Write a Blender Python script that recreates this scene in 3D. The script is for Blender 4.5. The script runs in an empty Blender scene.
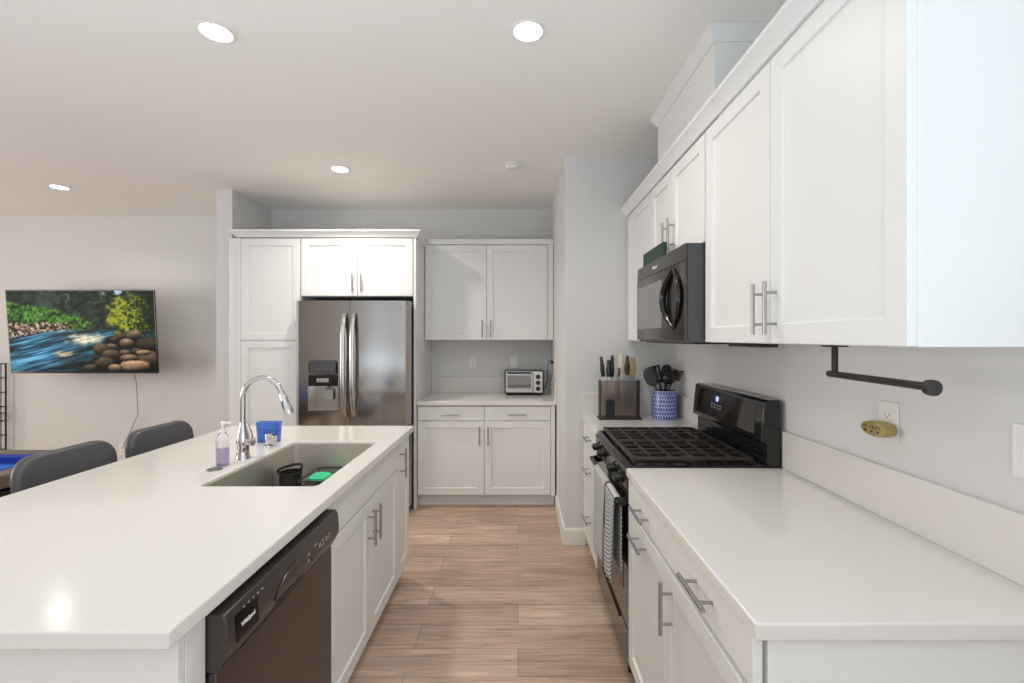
import bpy, bmesh, math, random
import numpy as np
from mathutils import Vector, Matrix

S = bpy.context.scene
COL = S.collection
PI = math.pi

# ------------------------------------------------------------------ camera
EYE = 1.456
cam_data = bpy.data.cameras.new('camera')
cam_data.sensor_width = 36.0
cam_data.lens = 456.0 / 1024.0 * 36.0
cam_data.shift_x = -6.0 / 1024.0
cam_data.shift_y = -3.5 / 1024.0
cam_data.clip_start = 0.02
cam = bpy.data.objects.new('camera', cam_data)
cam.location = (0, 0, EYE)
cam.rotation_euler = (PI / 2, 0, 0)
COL.objects.link(cam)
S.camera = cam

# ------------------------------------------------------------------ world, light, exposure
S.view_settings.view_transform = 'Standard'
S.view_settings.look = 'None'
S.view_settings.gamma = 1.0
S.view_settings.use_curve_mapping = False
S.view_settings.exposure = 0.28

w = bpy.data.worlds.new('world')
S.world = w
w.use_nodes = True
bg = w.node_tree.nodes['Background']
bg.inputs[0].default_value = (0.86, 0.93, 1.0, 1)
bg.inputs[1].default_value = 0.35

DOWNLIGHT_COL = (1.0, 0.92, 0.81)

def area(name, loc, rot, sx, sy, power, color):
    l = bpy.data.lights.new(name, 'AREA')
    l.shape = 'RECTANGLE'
    l.size, l.size_y = sx, sy
    l.energy = power
    l.color = color
    o = bpy.data.objects.new(name, l)
    o.location = loc
    o.rotation_euler = rot
    COL.objects.link(o)
    return o

# daylight entering by the glazed opening in the wall behind the camera, and a fill added at an unseen living area opening
area('rear_window_daylight', (-2.8, -3.56, 1.2), (PI / 2, 0, 0), .86, 2.2, 3.5, (0.90, 0.95, 1.0))  # kept narrow and set here for the streak it reflects on the refrigerator
area('side_fill', (-6.93, 1.2, 1.5), (PI / 2, 0, -PI / 2), 3.4, 1.5, 84, (1.0, 0.94, 0.87))  # unseen fill, added to brighten the living area and television wall
XFILL = 1.10
# two unseen fills added behind the camera: one from the right, one upward
area('right_fill', (XFILL, -1.7, 1.25), (PI / 2, 0, PI / 2), 2.2, 1.7, 22, (0.95, 0.98, 1.0))  # added to lift the island fronts that face the aisle
area('ceiling_fill', (-1.0, -1.3, 1.0), (PI, 0, 0), 4.0, 3.2, 78, (0.66, 0.85, 1.0))  # upward fill added to brighten the dark ceiling

# ------------------------------------------------------------------ materials
def lin(c):
    c = c / 255.0
    return c / 12.92 if c <= 0.04045 else ((c + 0.055) / 1.055) ** 2.4

def rgb(r, g, b):
    return (lin(r), lin(g), lin(b), 1)

def mat(name, col, rough=0.5, metal=0.0, noise=0.0, nscale=30.0, bump=0.0, coat=0.0, stretch=None, spec=0.5):
    m = bpy.data.materials.new(name)
    m.use_nodes = True
    nt = m.node_tree
    b = nt.nodes['Principled BSDF']
    b.inputs['Base Color'].default_value = col
    b.inputs['Roughness'].default_value = rough
    b.inputs['Metallic'].default_value = metal
    b.inputs['Coat Weight'].default_value = coat
    b.inputs['Coat Roughness'].default_value = 0.08
    b.inputs['Specular IOR Level'].default_value = spec
    tc = nt.nodes.new('ShaderNodeTexCoord')
    mp = nt.nodes.new('ShaderNodeMapping')
    if stretch:
        mp.inputs['Scale'].default_value = stretch
    nt.links.new(tc.outputs['Object'], mp.inputs['Vector'])
    n = nt.nodes.new('ShaderNodeTexNoise')
    n.inputs['Scale'].default_value = nscale
    n.inputs['Detail'].default_value = 4
    nt.links.new(mp.outputs['Vector'], n.inputs['Vector'])
    if noise > 0:
        mx = nt.nodes.new('ShaderNodeMix')
        mx.data_type = 'RGBA'
        c2 = [max(0, c * (1 - noise)) for c in col[:3]] + [1]
        c1 = [min(1, c * (1 + noise * 0.6)) for c in col[:3]] + [1]
        mx.inputs[6].default_value = c2
        mx.inputs[7].default_value = c1
        nt.links.new(n.outputs['Fac'], mx.inputs[0])
        nt.links.new(mx.outputs[2], b.inputs['Base Color'])
    if bump > 0:
        bp = nt.nodes.new('ShaderNodeBump')
        bp.inputs['Strength'].default_value = bump
        bp.inputs['Distance'].default_value = 0.002
        nt.links.new(n.outputs['Fac'], bp.inputs['Height'])
        nt.links.new(bp.outputs['Normal'], b.inputs['Normal'])
    return m

def emit(name, col, s):
    m = bpy.data.materials.new(name)
    m.use_nodes = True
    nt = m.node_tree
    nt.nodes.remove(nt.nodes['Principled BSDF'])
    e = nt.nodes.new('ShaderNodeEmission')
    e.inputs[0].default_value = col
    e.inputs[1].default_value = s
    nt.links.new(e.outputs[0], nt.nodes['Material Output'].inputs[0])
    return m

def glassy(name, col, rough=0.05, trans=0.9):
    m = mat(name, col, rough)
    b = m.node_tree.nodes['Principled BSDF']
    b.inputs['Transmission Weight'].default_value = trans
    b.inputs['IOR'].default_value = 1.3
    return m

M = {}
M['wall'] = mat('wall_paint', rgb(221, 220, 219), 0.85, noise=0.02, nscale=60, bump=0.08)
M['ceiling'] = mat('ceiling_paint', rgb(248, 245, 240), 0.9, noise=0.02, nscale=70, bump=0.1)
M['trim'] = mat('white_trim_paint', rgb(236, 234, 230), 0.4, noise=0.01)
M['cab'] = mat('white_cabinet_paint', rgb(233, 233, 232), 0.42, noise=0.012, nscale=8)
M['quartz'] = mat('white_quartz', rgb(229, 225, 221), 0.14, noise=0.035, nscale=220)
M['nickel'] = mat('brushed_nickel', rgb(176, 174, 172), 0.32, 1.0, noise=0.08, nscale=120)
M['chrome'] = mat('chrome', rgb(205, 204, 204), 0.07, 1.0, noise=0.03)
M['steel'] = mat('brushed_stainless', rgb(150, 147, 143), 0.33, 1.0, noise=0.12, nscale=60, stretch=(1, 12, 12))
M['sinksteel'] = mat('sink_stainless', rgb(226, 218, 212), 0.38, 0.9, noise=0.10, nscale=14)
M['fridge'] = mat('dark_stainless', rgb(172, 168, 165), 0.16, 1.0, noise=0.07, nscale=40, stretch=(14, 14, 0.6))
M['handle_steel'] = mat('polished_steel', rgb(205, 203, 200), 0.22, 1.0, noise=0.04)
M['blacksteel'] = mat('black_stainless', rgb(84, 79, 77), 0.22, 0.85, noise=0.08, nscale=40, stretch=(14, 0.6, 14))
M['console'] = mat('dark_console_plastic', rgb(74, 66, 63), 0.28, 0.35, noise=0.05)
M['black'] = mat('gloss_black', rgb(20, 20, 21), 0.12, noise=0.1)
M['enamel'] = mat('black_enamel', rgb(26, 25, 25), 0.16, noise=0.1, coat=0.3)
M['matteblack'] = mat('matte_black', rgb(30, 29, 28), 0.5, noise=0.15)
M['iron'] = mat('cast_iron', rgb(66, 60, 57), 0.42, 0.3, noise=0.25, nscale=90, bump=0.2)
M['blackmetal'] = mat('black_powder_coat', rgb(45, 43, 41), 0.45, 0.2, noise=0.1)
M['darkgrey'] = mat('dark_grey_plastic', rgb(72, 72, 75), 0.4, noise=0.05)
M['ovenglass'] = mat('dark_oven_glass', rgb(36, 30, 29), 0.06, noise=0.1)
M['mwglass'] = mat('microwave_glass', rgb(150, 149, 148), 0.10, 0.7, noise=0.05)
M['leather'] = mat('charcoal_leatherette', rgb(78, 78, 82), 0.36, noise=0.22, nscale=14, bump=0.15)
M['white'] = mat('white_plastic', rgb(238, 236, 233), 0.35, noise=0.01)
M['brass'] = mat('brass_plastic', rgb(178, 160, 100), 0.35, 0.45, noise=0.15, nscale=50)
M['green'] = mat('dark_green_card', rgb(26, 58, 46), 0.5, noise=0.15)
M['mint'] = mat('mint_sponge', rgb(56, 200, 146), 0.7, noise=0.15, nscale=200, bump=0.5)
M['felt'] = mat('blue_felt', rgb(44, 104, 205), 0.95, noise=0.06, nscale=200)
M['cushion'] = mat('shaded_blue_cushion_cloth', rgb(28, 62, 165), 0.95, noise=0.06, nscale=200)  # darker than the felt: shade on the cushion faces put into the colour
M['walnut'] = mat('brown_rail_wood', rgb(112, 96, 88), 0.35, noise=0.3, nscale=6, stretch=(1, 10, 10))
M['blueplastic'] = glassy('blue_translucent_plastic', rgb(126, 172, 245), 0.15, 0.7)
M['soapbottle'] = glassy('clear_bottle_plastic', rgb(245, 243, 250), 0.06, 0.92)
M['soap'] = glassy('lilac_soap', rgb(222, 210, 240), 0.15, 0.6)
M['smoke'] = glassy('smoky_acrylic', rgb(222, 214, 210), 0.03, 0.98)
M['blade'] = mat('knife_steel', rgb(190, 188, 186), 0.2, 1.0, noise=0.06)
M['paleblade'] = mat('coated_pale_blade', rgb(226, 216, 204), 0.35, noise=0.03)
M['greyblade'] = mat('coated_grey_blade', rgb(150, 160, 165), 0.35, 0.2, noise=0.05)
M['cream'] = mat('cream_handle', rgb(226, 217, 196), 0.4, noise=0.06)
M['olive'] = mat('dark_olive_handle', rgb(58, 56, 38), 0.45, noise=0.2)
M['wood'] = mat('light_wood_handle', rgb(196, 164, 136), 0.5, noise=0.2, nscale=10, stretch=(8, 8, 1))
M['slate'] = mat('slate_grey_silicone', rgb(72, 74, 74), 0.5, noise=0.08)
M['drain'] = mat('dark_rubber', rgb(34, 33, 32), 0.7, noise=0.1)
M['paper'] = mat('white_marks', rgb(235, 235, 235), 0.5, noise=0.01)
M['greymark'] = mat('grey_marks', rgb(165, 162, 160), 0.5, noise=0.01)
M['lamp'] = emit('lit_lamp_lens', (1.0, 0.93, 0.84, 1), 14.0)
M['blueled'] = emit('blue_display_digits', (0.55, 0.6, 1.0, 1), 1.3)
M['display'] = mat('display_glass', rgb(46, 46, 74), 0.1, noise=0.05)
M['dark_in'] = mat('dark_interior', rgb(50, 46, 44), 0.6, noise=0.1)
M['steelview'] = mat('oven_interior_steel', rgb(196, 197, 200), 0.3, 0.8, noise=0.2)

def floor_material():
    m = bpy.data.materials.new('wood_plank_floor')
    m.use_nodes = True
    nt = m.node_tree
    N = nt.nodes.new
    L = nt.links.new
    b = nt.nodes['Principled BSDF']
    tc = N('ShaderNodeTexCoord')
    br = N('ShaderNodeTexBrick')
    br.offset = 0.37
    br.offset_frequency = 2
    br.inputs['Scale'].default_value = 1.0
    br.inputs['Brick Width'].default_value = 1.32
    br.inputs['Row Height'].default_value = 0.178
    br.inputs['Mortar Size'].default_value = 0.0013
    br.inputs['Mortar Smooth'].default_value = 0.2
    br.inputs['Bias'].default_value = 0.0
    br.inputs['Color1'].default_value = rgb(190, 164, 146)
    br.inputs['Color2'].default_value = rgb(220, 194, 175)
    br.inputs['Mortar'].default_value = rgb(136, 112, 97)
    L(tc.outputs['Object'], br.inputs['Vector'])
    # grain: noise drawn out along the plank, shifted row by row
    mp = N('ShaderNodeMapping')
    mp.inputs['Scale'].default_value = (1.3, 22, 1)
    L(tc.outputs['Object'], mp.inputs['Vector'])
    n1 = N('ShaderNodeTexNoise')
    n1.inputs['Scale'].default_value = 2.4
    n1.inputs['Detail'].default_value = 8
    n1.inputs['Roughness'].default_value = 0.62
    n1.inputs['Distortion'].default_value = 0.7
    L(mp.outputs[0], n1.inputs['Vector'])
    mp2 = N('ShaderNodeMapping')
    mp2.inputs['Scale'].default_value = (1.0, 5.0, 1)
    L(tc.outputs['Object'], mp2.inputs['Vector'])
    n2 = N('ShaderNodeTexNoise')
    n2.inputs['Scale'].default_value = 1.9
    n2.inputs['Detail'].default_value = 3
    L(mp2.outputs[0], n2.inputs['Vector'])
    r1 = N('ShaderNodeValToRGB')
    r1.color_ramp.elements[0].position = 0.30
    r1.color_ramp.elements[0].color = (0.62, 0.60, 0.58, 1)
    r1.color_ramp.elements[1].position = 0.62
    r1.color_ramp.elements[1].color = (1.10, 1.10, 1.10, 1)
    L(n1.outputs['Fac'], r1.inputs[0])
    r2 = N('ShaderNodeValToRGB')
    r2.color_ramp.elements[0].position = 0.35
    r2.color_ramp.elements[0].color = (0.84, 0.83, 0.82, 1)
    r2.color_ramp.elements[1].position = 0.65
    r2.color_ramp.elements[1].color = (1.08, 1.08, 1.08, 1)
    L(n2.outputs['Fac'], r2.inputs[0])
    m1 = N('ShaderNodeMix'); m1.data_type = 'RGBA'; m1.blend_type = 'MULTIPLY'
    m1.inputs[0].default_value = 1
    L(br.outputs['Color'], m1.inputs[6]); L(r1.outputs[0], m1.inputs[7])
    m2 = N('ShaderNodeMix'); m2.data_type = 'RGBA'; m2.blend_type = 'MULTIPLY'
    m2.inputs[0].default_value = 1
    L(m1.outputs[2], m2.inputs[6]); L(r2.outputs[0], m2.inputs[7])
    L(m2.outputs[2], b.inputs['Base Color'])
    b.inputs['Roughness'].default_value = 0.42
    bp = N('ShaderNodeBump')
    bp.inputs['Strength'].default_value = 0.25
    bp.inputs['Distance'].default_value = 0.001
    L(br.outputs['Fac'], bp.inputs['Height'])
    bp.invert = True
    L(bp.outputs[0], b.inputs['Normal'])
    return m
M['floor'] = floor_material()

def crock_material():
    m = bpy.data.materials.new('blue_patterned_glaze')
    m.use_nodes = True
    nt = m.node_tree
    N = nt.nodes.new; L = nt.links.new
    b = nt.nodes['Principled BSDF']
    uv = N('ShaderNodeUVMap')
    mp = N('ShaderNodeMapping')
    mp.inputs['Scale'].default_value = (1, 1, 1)
    L(uv.outputs[0], mp.inputs['Vector'])
    br = N('ShaderNodeTexBrick')
    br.offset = 0.5
    br.inputs['Scale'].default_value = 1.0
    br.inputs['Brick Width'].default_value = 0.055
    br.inputs['Row Height'].default_value = 0.085
    br.inputs['Mortar Size'].default_value = 0.0065
    br.inputs['Color1'].default_value = rgb(50, 74, 160)
    br.inputs['Color2'].default_value = rgb(96, 124, 198)
    br.inputs['Mortar'].default_value = rgb(196, 205, 230)
    L(mp.outputs[0], br.inputs['Vector'])
    L(br.outputs['Color'], b.inputs['Base Color'])
    b.inputs['Roughness'].default_value = 0.2
    return m
M['crock'] = crock_material()

def towel_material(name, base, dark, scale, vec):
    m = bpy.data.materials.new(name)
    m.use_nodes = True
    nt = m.node_tree
    N = nt.nodes.new; L = nt.links.new
    b = nt.nodes['Principled BSDF']
    tc = N('ShaderNodeTexCoord')
    mp = N('ShaderNodeMapping')
    mp.inputs['Scale'].default_value = vec
    L(tc.outputs['Object'], mp.inputs['Vector'])
    wv = N('ShaderNodeTexWave')
    wv.bands_direction = 'Z'
    wv.inputs['Scale'].default_value = scale
    wv.inputs['Distortion'].default_value = 0.6
    L(mp.outputs[0], wv.inputs['Vector'])
    mx = N('ShaderNodeMix'); mx.data_type = 'RGBA'
    mx.inputs[6].default_value = base
    mx.inputs[7].default_value = dark
    r = N('ShaderNodeValToRGB')
    r.color_ramp.elements[0].position = 0.55
    r.color_ramp.elements[1].position = 0.8
    L(wv.outputs['Fac'], r.inputs[0])
    L(r.outputs[0], mx.inputs[0])
    L(mx.outputs[2], b.inputs['Base Color'])
    b.inputs['Roughness'].default_value = 0.95
    nz = N('ShaderNodeTexNoise'); nz.inputs['Scale'].default_value = 260
    bp = N('ShaderNodeBump'); bp.inputs['Strength'].default_value = 0.5; bp.inputs['Distance'].default_value = 0.002
    L(tc.outputs['Object'], nz.inputs['Vector']); L(nz.outputs['Fac'], bp.inputs['Height']); L(bp.outputs[0], b.inputs['Normal'])
    return m
M['towel_plain'] = towel_material('pale_grey_towel_cloth', rgb(196, 194, 192), rgb(176, 176, 178), 30, (1, 1, 1))
M['towel_stripe'] = towel_material('striped_towel_cloth', rgb(206, 206, 206), rgb(106, 114, 122), 17, (1, 1, 1))

# ------------------------------------------------------------------ mesh helpers
class MB:
    def __init__(self):
        self.bm = bmesh.new()
        self.uv = None
    def box(self, x0, x1, y0, y1, z0, z1):
        v = [self.bm.verts.new(p) for p in ((x0, y0, z0), (x1, y0, z0), (x1, y1, z0), (x0, y1, z0),
                                            (x0, y0, z1), (x1, y0, z1), (x1, y1, z1), (x0, y1, z1))]
        for f in ((0, 3, 2, 1), (4, 5, 6, 7), (0, 1, 5, 4), (1, 2, 6, 5), (2, 3, 7, 6), (3, 0, 4, 7)):
            self.bm.faces.new([v[i] for i in f])
        return self
    def loft(self, rings, cap=True, closed=True):
        rr = [[self.bm.verts.new(p) for p in r] for r in rings]
        n = len(rr[0])
        for a, b in zip(rr, rr[1:]):
            for i in range(n if closed else n - 1):
                j = (i + 1) % n
                try:
                    self.bm.faces.new((a[i], a[j], b[j], b[i]))
                except ValueError:
                    pass
        if cap and closed:
            self.bm.faces.new(list(reversed(rr[0])))
            self.bm.faces.new(rr[-1])
        return self
    def prism(self, poly, axis, a, b):
        """poly of 2D points extruded along axis from a to b; x:(y,z) y:(x,z) z:(x,y)"""
        def P(p, t):
            return {'x': (t, p[0], p[1]), 'y': (p[0], t, p[1]), 'z': (p[0], p[1], t)}[axis]
        return self.loft([[P(p, a) for p in poly], [P(p, b) for p in poly]])
    def tube(self, pts, r, seg=12, cap=True):
        pts = [Vector(p) for p in pts]
        rs = r if isinstance(r, (list, tuple)) else [r] * len(pts)
        rings = []
        up = None
        for i, p in enumerate(pts):
            if i == 0: t = pts[1] - p
            elif i == len(pts) - 1: t = p - pts[i - 1]
            else: t = (pts[i + 1] - p).normalized() + (p - pts[i - 1]).normalized()
            t.normalize()
            if up is None:
                up = Vector((0, 0, 1)) if abs(t.z) < 0.9 else Vector((1, 0, 0))
            u = (up - t * up.dot(t)).normalized()
            v = t.cross(u)
            up = u
            rings.append([p + (u * math.cos(2 * PI * k / seg) + v * math.sin(2 * PI * k / seg)) * rs[i] for k in range(seg)])
        return self.loft(rings, cap)
    def cyl(self, p0, p1, r, seg=16):
        return self.tube([p0, p1], r, seg)
    def lathe(self, prof, c=(0, 0, 0), seg=32, axis='z', uv=False):
        c = Vector(c)
        rings = []
        for r, h in prof:
            ring = []
            for k in range(seg):
                a = 2 * PI * k / seg
                p = (r * math.cos(a), r * math.sin(a), h)
                if axis == 'x': p = (h, r * math.cos(a), r * math.sin(a))
                if axis == 'y': p = (r * math.sin(a), h, r * math.cos(a))
                ring.append(c + Vector(p))
            rings.append(ring)
        return self.loft(rings)
    def sphere(self, c, r, seg=16, scale=(1, 1, 1)):
        prof = []
        n = seg // 2
        c = Vector(c)
        rings = []
        for i in range(1, n):
            a = PI * i / n
            rings.append([c + Vector((r * scale[0] * math.sin(a) * math.cos(2 * PI * k / seg),
                                      r * scale[1] * math.sin(a) * math.sin(2 * PI * k / seg),
                                      -r * scale[2] * math.cos(a))) for k in range(seg)])
        return self.loft(rings)
    def sweep(self, path, prof, z0):
        """mitred moulding: path of (x, y), outward side = right of travel; prof of (out, dz)"""
        P = [Vector(p) for p in path]
        rings = []
        for i, p in enumerate(P):
            ns = []
            if i > 0:
                d = (p - P[i - 1]).normalized(); ns.append(Vector((d.y, -d.x)))
            if i < len(P) - 1:
                d = (P[i + 1] - p).normalized(); ns.append(Vector((d.y, -d.x)))
            if len(ns) == 2:
                m = (ns[0] + ns[1]); m = m / (1 + ns[0].dot(ns[1]))
            else:
                m = ns[0]
            rings.append([(p.x + m.x * o, p.y + m.y * o, z0 + dz) for o, dz in prof])
        return self.loft(rings)

def boolean_cut(o, cutters):
    for c in cutters:
        md = o.modifiers.new('cut', 'BOOLEAN')
        md.operation = 'DIFFERENCE'
        md.solver = 'EXACT'
        md.object = c
    dg = bpy.context.evaluated_depsgraph_get()
    dg.update()
    me = bpy.data.meshes.new_from_object(o.evaluated_get(dg))
    o.modifiers.clear()
    old = o.data
    o.data = me
    bpy.data.meshes.remove(old)
    for c in cutters:
        cm = c.data
        bpy.data.objects.remove(c)
        bpy.data.meshes.remove(cm)

def make(name, mb, m, parent=None, origin=None, bevel=0.0, seg=2, smooth=35, subsurf=0):
    """link the accumulated mesh as one object; origin (or the root's location) is subtracted so that world coordinates may be used"""
    bm = mb.bm
    bmesh.ops.recalc_face_normals(bm, faces=bm.faces)
    me = bpy.data.meshes.new(name)
    bm.to_mesh(me)
    bm.free()
    me.materials.append(m)
    o = bpy.data.objects.new(name, me)
    COL.objects.link(o)
    if origin is not None:
        me.transform(Matrix.Translation(-Vector(origin)))
    if parent is not None:
        o.parent = parent
    elif origin is not None:
        o.location = origin
    if smooth:
        me.polygons.foreach_set('use_smooth', [True] * len(me.polygons))
        me.set_sharp_from_angle(angle=math.radians(smooth))
    if bevel > 0:
        bv = o.modifiers.new('edge', 'BEVEL')
        bv.width = bevel
        bv.segments = seg
        bv.limit_method = 'ANGLE'
        bv.angle_limit = math.radians(40)
        bv.harden_normals = False
    if subsurf:
        ss = o.modifiers.new('sub', 'SUBSURF')
        ss.levels = ss.render_levels = subsurf
    return o

def tag(o, label, cat, group=None, kind=None):
    o['label'] = label
    o['category'] = cat
    if group: o['group'] = group
    if kind: o['kind'] = kind
    return o

def thing(name, label, cat, loc=(0, 0, 0), rotz=0.0, group=None):
    o = bpy.data.objects.new(name, None)
    o.empty_display_size = 0.05
    o.location = loc
    o.rotation_euler = (0, 0, rotz)
    COL.objects.link(o)
    return tag(o, label, cat, group)

def struct(name, mb, m, label=None, cat=None, bevel=0.0):
    o = make(name, mb, m, bevel=bevel)
    o['kind'] = 'structure'
    o['label'] = label or name.replace('_', ' ')
    o['category'] = cat or name.split('_')[0]
    return o

def dup(root, loc, rotz=None, label=None):
    r = root.copy()
    COL.objects.link(r)
    r.location = loc
    if rotz is not None: r.rotation_euler = (0, 0, rotz)
    if label: r['label'] = label
    def rec(src, dst):
        for ch in src.children:
            c = ch.copy()
            COL.objects.link(c)
            c.parent = dst
            rec(ch, c)
    rec(root, r)
    return r

def text(name, body, size, m, parent, matrix, extrude=0.0004, align='CENTER', bold=0.0):
    cu = bpy.data.curves.new(name, 'FONT')
    cu.body = body
    cu.size = size
    cu.extrude = extrude
    cu.offset = bold
    cu.align_x = align
    cu.align_y = 'CENTER'
    t = bpy.data.objects.new(name, cu)
    COL.objects.link(t)
    dg = bpy.context.evaluated_depsgraph_get()
    dg.update()
    me = bpy.data.meshes.new_from_object(t.evaluated_get(dg))
    bpy.data.objects.remove(t)
    bpy.data.curves.remove(cu)
    me.name = name
    me.transform(matrix)
    me.materials.clear()
    me.materials.append(m)
    o = bpy.data.objects.new(name, me)
    COL.objects.link(o)
    o.parent = parent
    return o

def basis(o, ux, uy):
    """matrix placing local x along ux, local y along uy, at o"""
    ux = Vector(ux).normalized(); uy = Vector(uy).normalized(); uz = ux.cross(uy)
    m = Matrix((( ux.x, uy.x, uz.x, o[0]), (ux.y, uy.y, uz.y, o[1]), (ux.z, uy.z, uz.z, o[2]), (0, 0, 0, 1)))
    return m

def rrect(x0, x1, y0, y1, r, n=6):
    pts = []
    for cx, cy, a0 in ((x1 - r, y0 + r, -PI / 2), (x1 - r, y1 - r, 0), (x0 + r, y1 - r, PI / 2), (x0 + r, y0 + r, PI)):
        for k in range(n + 1):
            a = a0 + PI / 2 * k / n
            pts.append((cx + r * math.cos(a), cy + r * math.sin(a)))
    return pts

# ------------------------------------------------------------------ the room shell
CEIL = 2.743
XR, XL = 1.118, -7.0          # right wall, left wall of the living area
YF, YT, YB = 4.57, 4.79, -3.6  # kitchen far wall, television wall, rear wall
YJ, XJ = 3.217, 0.332          # return wall beside the far cabinets
struct('floor', MB().box(XL - .1, XR + .1, YB - .1, YT + .1, -0.08, 0), M['floor'], 'greige wood plank floor', 'floor')
struct('ceiling', MB().box(XL - .1, XR + .1, YB - .1, YT + .1, CEIL, CEIL + .08), M['ceiling'], 'flat white painted ceiling', 'ceiling')
struct('wall_right', MB().box(XR, XR + .1, -.55, YJ, 0, CEIL).box(XR, XR + .1, YB - .1, -2.85, 0, CEIL).box(XR, XR + .1, -2.85, -.55, 0, .35).box(XR, XR + .1, -2.85, -.55, 2.15, CEIL), M['wall'], 'pale grey wall behind the range', 'wall')  # opening behind the camera added for the right fill
struct('wall_return', MB().box(XJ, XR + .1, YJ, YF + .1, 0, CEIL), M['wall'], 'pale grey return wall at the aisle end', 'wall')
struct('wall_far', MB().box(-2.475, XJ, YF, YF + .1, 0, CEIL), M['wall'], 'pale grey wall behind the far cabinets', 'wall')
struct('wall_partition', MB().box(-2.612, -2.475, 3.95, YT + .1, 0, CEIL), M['wall'], 'narrow partition wall end beside the tall pantry', 'wall')
struct('wall_back', MB().box(XL - .1, -2.612, YT, YT + .1, 0, CEIL), M['wall'], 'pale wall behind the television', 'wall')
left = MB()
left.box(XL - .1, XL, YB - .1, -0.6, 0, CEIL).box(XL - .1, XL, 3.0, YT, 0, CEIL)
left.box(XL - .1, XL, -0.6, 3.0, 0, 0.7).box(XL - .1, XL, -0.6, 3.0, 2.3, CEIL)
struct('wall_left', left, M['wall'], 'living area side wall with an opening added for fill light', 'wall')
rear = MB()
rear.box(XL, -3.26, YB - .1, YB, 0, CEIL).box(-2.34, XR, YB - .1, YB, 0, CEIL).box(-3.26, -2.34, YB - .1, YB, 2.4, CEIL)
struct('wall_rear', rear, M['wall'], 'wall behind the camera with a glazed door', 'wall')
wf = MB()
for x0, x1, z0, z1 in ((-3.26, -3.21, 0, 2.4), (-2.39, -2.34, 0, 2.4), (-3.21, -2.39, 2.34, 2.4), (-3.21, -2.39, 0, .06)):
    wf.box(x0, x1, YB - .08, YB - .02, z0, z1)
struct('window_1', wf, M['trim'], 'white frame of the glazed door in the rear wall', 'window')
wf = MB()
for y0, y1, z0, z1 in ((-.6, -.55, .7, 2.3), (2.95, 3.0, .7, 2.3), (-.55, 2.95, 2.25, 2.3), (-.55, 2.95, .7, .75), (1.17, 1.23, .75, 2.25)):
    wf.box(XL - .08, XL - .02, y0, y1, z0, z1)
struct('window_2', wf, M['trim'], 'white frame of the added fill light opening in the living area side wall', 'window')  # frames the opening added for the side fill
wf = MB()
for y0, y1, z0, z1 in ((-2.85, -2.80, .35, 2.15), (-.60, -.55, .35, 2.15), (-2.80, -.60, 2.10, 2.15), (-2.80, -.60, .35, .40), (-1.73, -1.67, .40, 2.10)):
    wf.box(XR + .02, XR + .08, y0, y1, z0, z1)
struct('window_3', wf, M['trim'], 'white frame of the added fill light opening in the right wall behind the camera', 'window')  # frames the opening added for the right fill
# baseboards
BB = [(0, 0), (0.014, 0), (0.014, 0.098), (0.009, 0.112), (0.004, 0.116), (0, 0.116)]
struct('baseboard_return', MB().sweep([(0.475, YJ), (XJ, YJ), (XJ, 3.90)], [(-o, z) for o, z in BB], 0), M['trim'], 'white baseboard around the return wall corner', 'baseboard')
struct('baseboard_back', MB().box(XL, -2.612, YT - .014, YT, 0, 0.116), M['trim'], 'white baseboard under the television', 'baseboard')
struct('baseboard_partition', MB().box(-2.626, -2.461, 3.936, 3.95, 0, 0.116), M['trim'], 'white baseboard on the partition wall end', 'baseboard')
# boxed chase above the microwave cabinet, with its own crown against the ceiling
struct('wall_soffit', MB().box(0.815, XR, 1.89, 2.655, 2.372, CEIL), M['cab'], 'white boxed chase rising to the ceiling above the microwave', 'soffit')
CROWN_S = [(0.0, 0.0), (0.006, 0.0), (0.010, 0.010), (0.028, 0.044), (0.034, 0.050), (0.034, 0.060), (0.0, 0.060)]
struct('trim_1', MB().sweep([(XR, 2.655), (0.815, 2.655), (0.815, 1.89), (XR, 1.89)], CROWN_S, CEIL - .0605), M['cab'],
       'white crown moulding around the boxed chase', 'trim')

# ------------------------------------------------------------------ cabinets
def shaker(mb, x0, x1, z0, z1, t=0.02, stile=0.057, rec=0.009, y=0.0):
    """door leaf: y from y-t (front) to y"""
    f, b = y - t, y
    o = [(x0, z0), (x1, z0), (x1, z1), (x0, z1)]
    i = [(x0 + stile, z0 + stile), (x1 - stile, z0 + stile), (x1 - stile, z1 - stile), (x0 + stile, z1 - stile)]
    k = 0.003
    q = [(x0 + stile + k, z0 + stile + k), (x1 - stile - k, z0 + stile + k), (x1 - stile - k, z1 - stile - k), (x0 + stile + k, z1 - stile - k)]
    V = mb.bm.verts.new
    ob = [V((p[0], b, p[1])) for p in o]
    of = [V((p[0], f, p[1])) for p in o]
    inn = [V((p[0], f, p[1])) for p in i]
    pn = [V((p[0], f + rec, p[1])) for p in q]
    F = mb.bm.faces.new
    F(ob[::-1])
    F(pn)
    for a in range(4):
        c = (a + 1) % 4
        F((ob[a], ob[c], of[c], of[a]))
        F((of[a], of[c], inn[c], inn[a]))
        F((inn[a], inn[c], pn[c], pn[a]))
    return mb

def bar_pull(parent, kind, cx, cz, y=-0.02, length=0.158):
    mb = MB()
    yb = y - 0.035
    h = length / 2
    p = h - 0.032
    if kind == 'v':
        mb.cyl((cx, yb, cz - h), (cx, yb, cz + h), 0.006, 12)
        for s in (-p, p):
            mb.cyl((cx, y, cz + s), (cx, yb, cz + s), 0.0045, 10)
    else:
        mb.cyl((cx - h, yb, cz), (cx + h, yb, cz), 0.006, 12)
        for s in (-p, p):
            mb.cyl((cx + s, y, cz), (cx + s, yb, cz), 0.0045, 10)
    return make('handle', mb, M['nickel'], parent, smooth=40)

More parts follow.
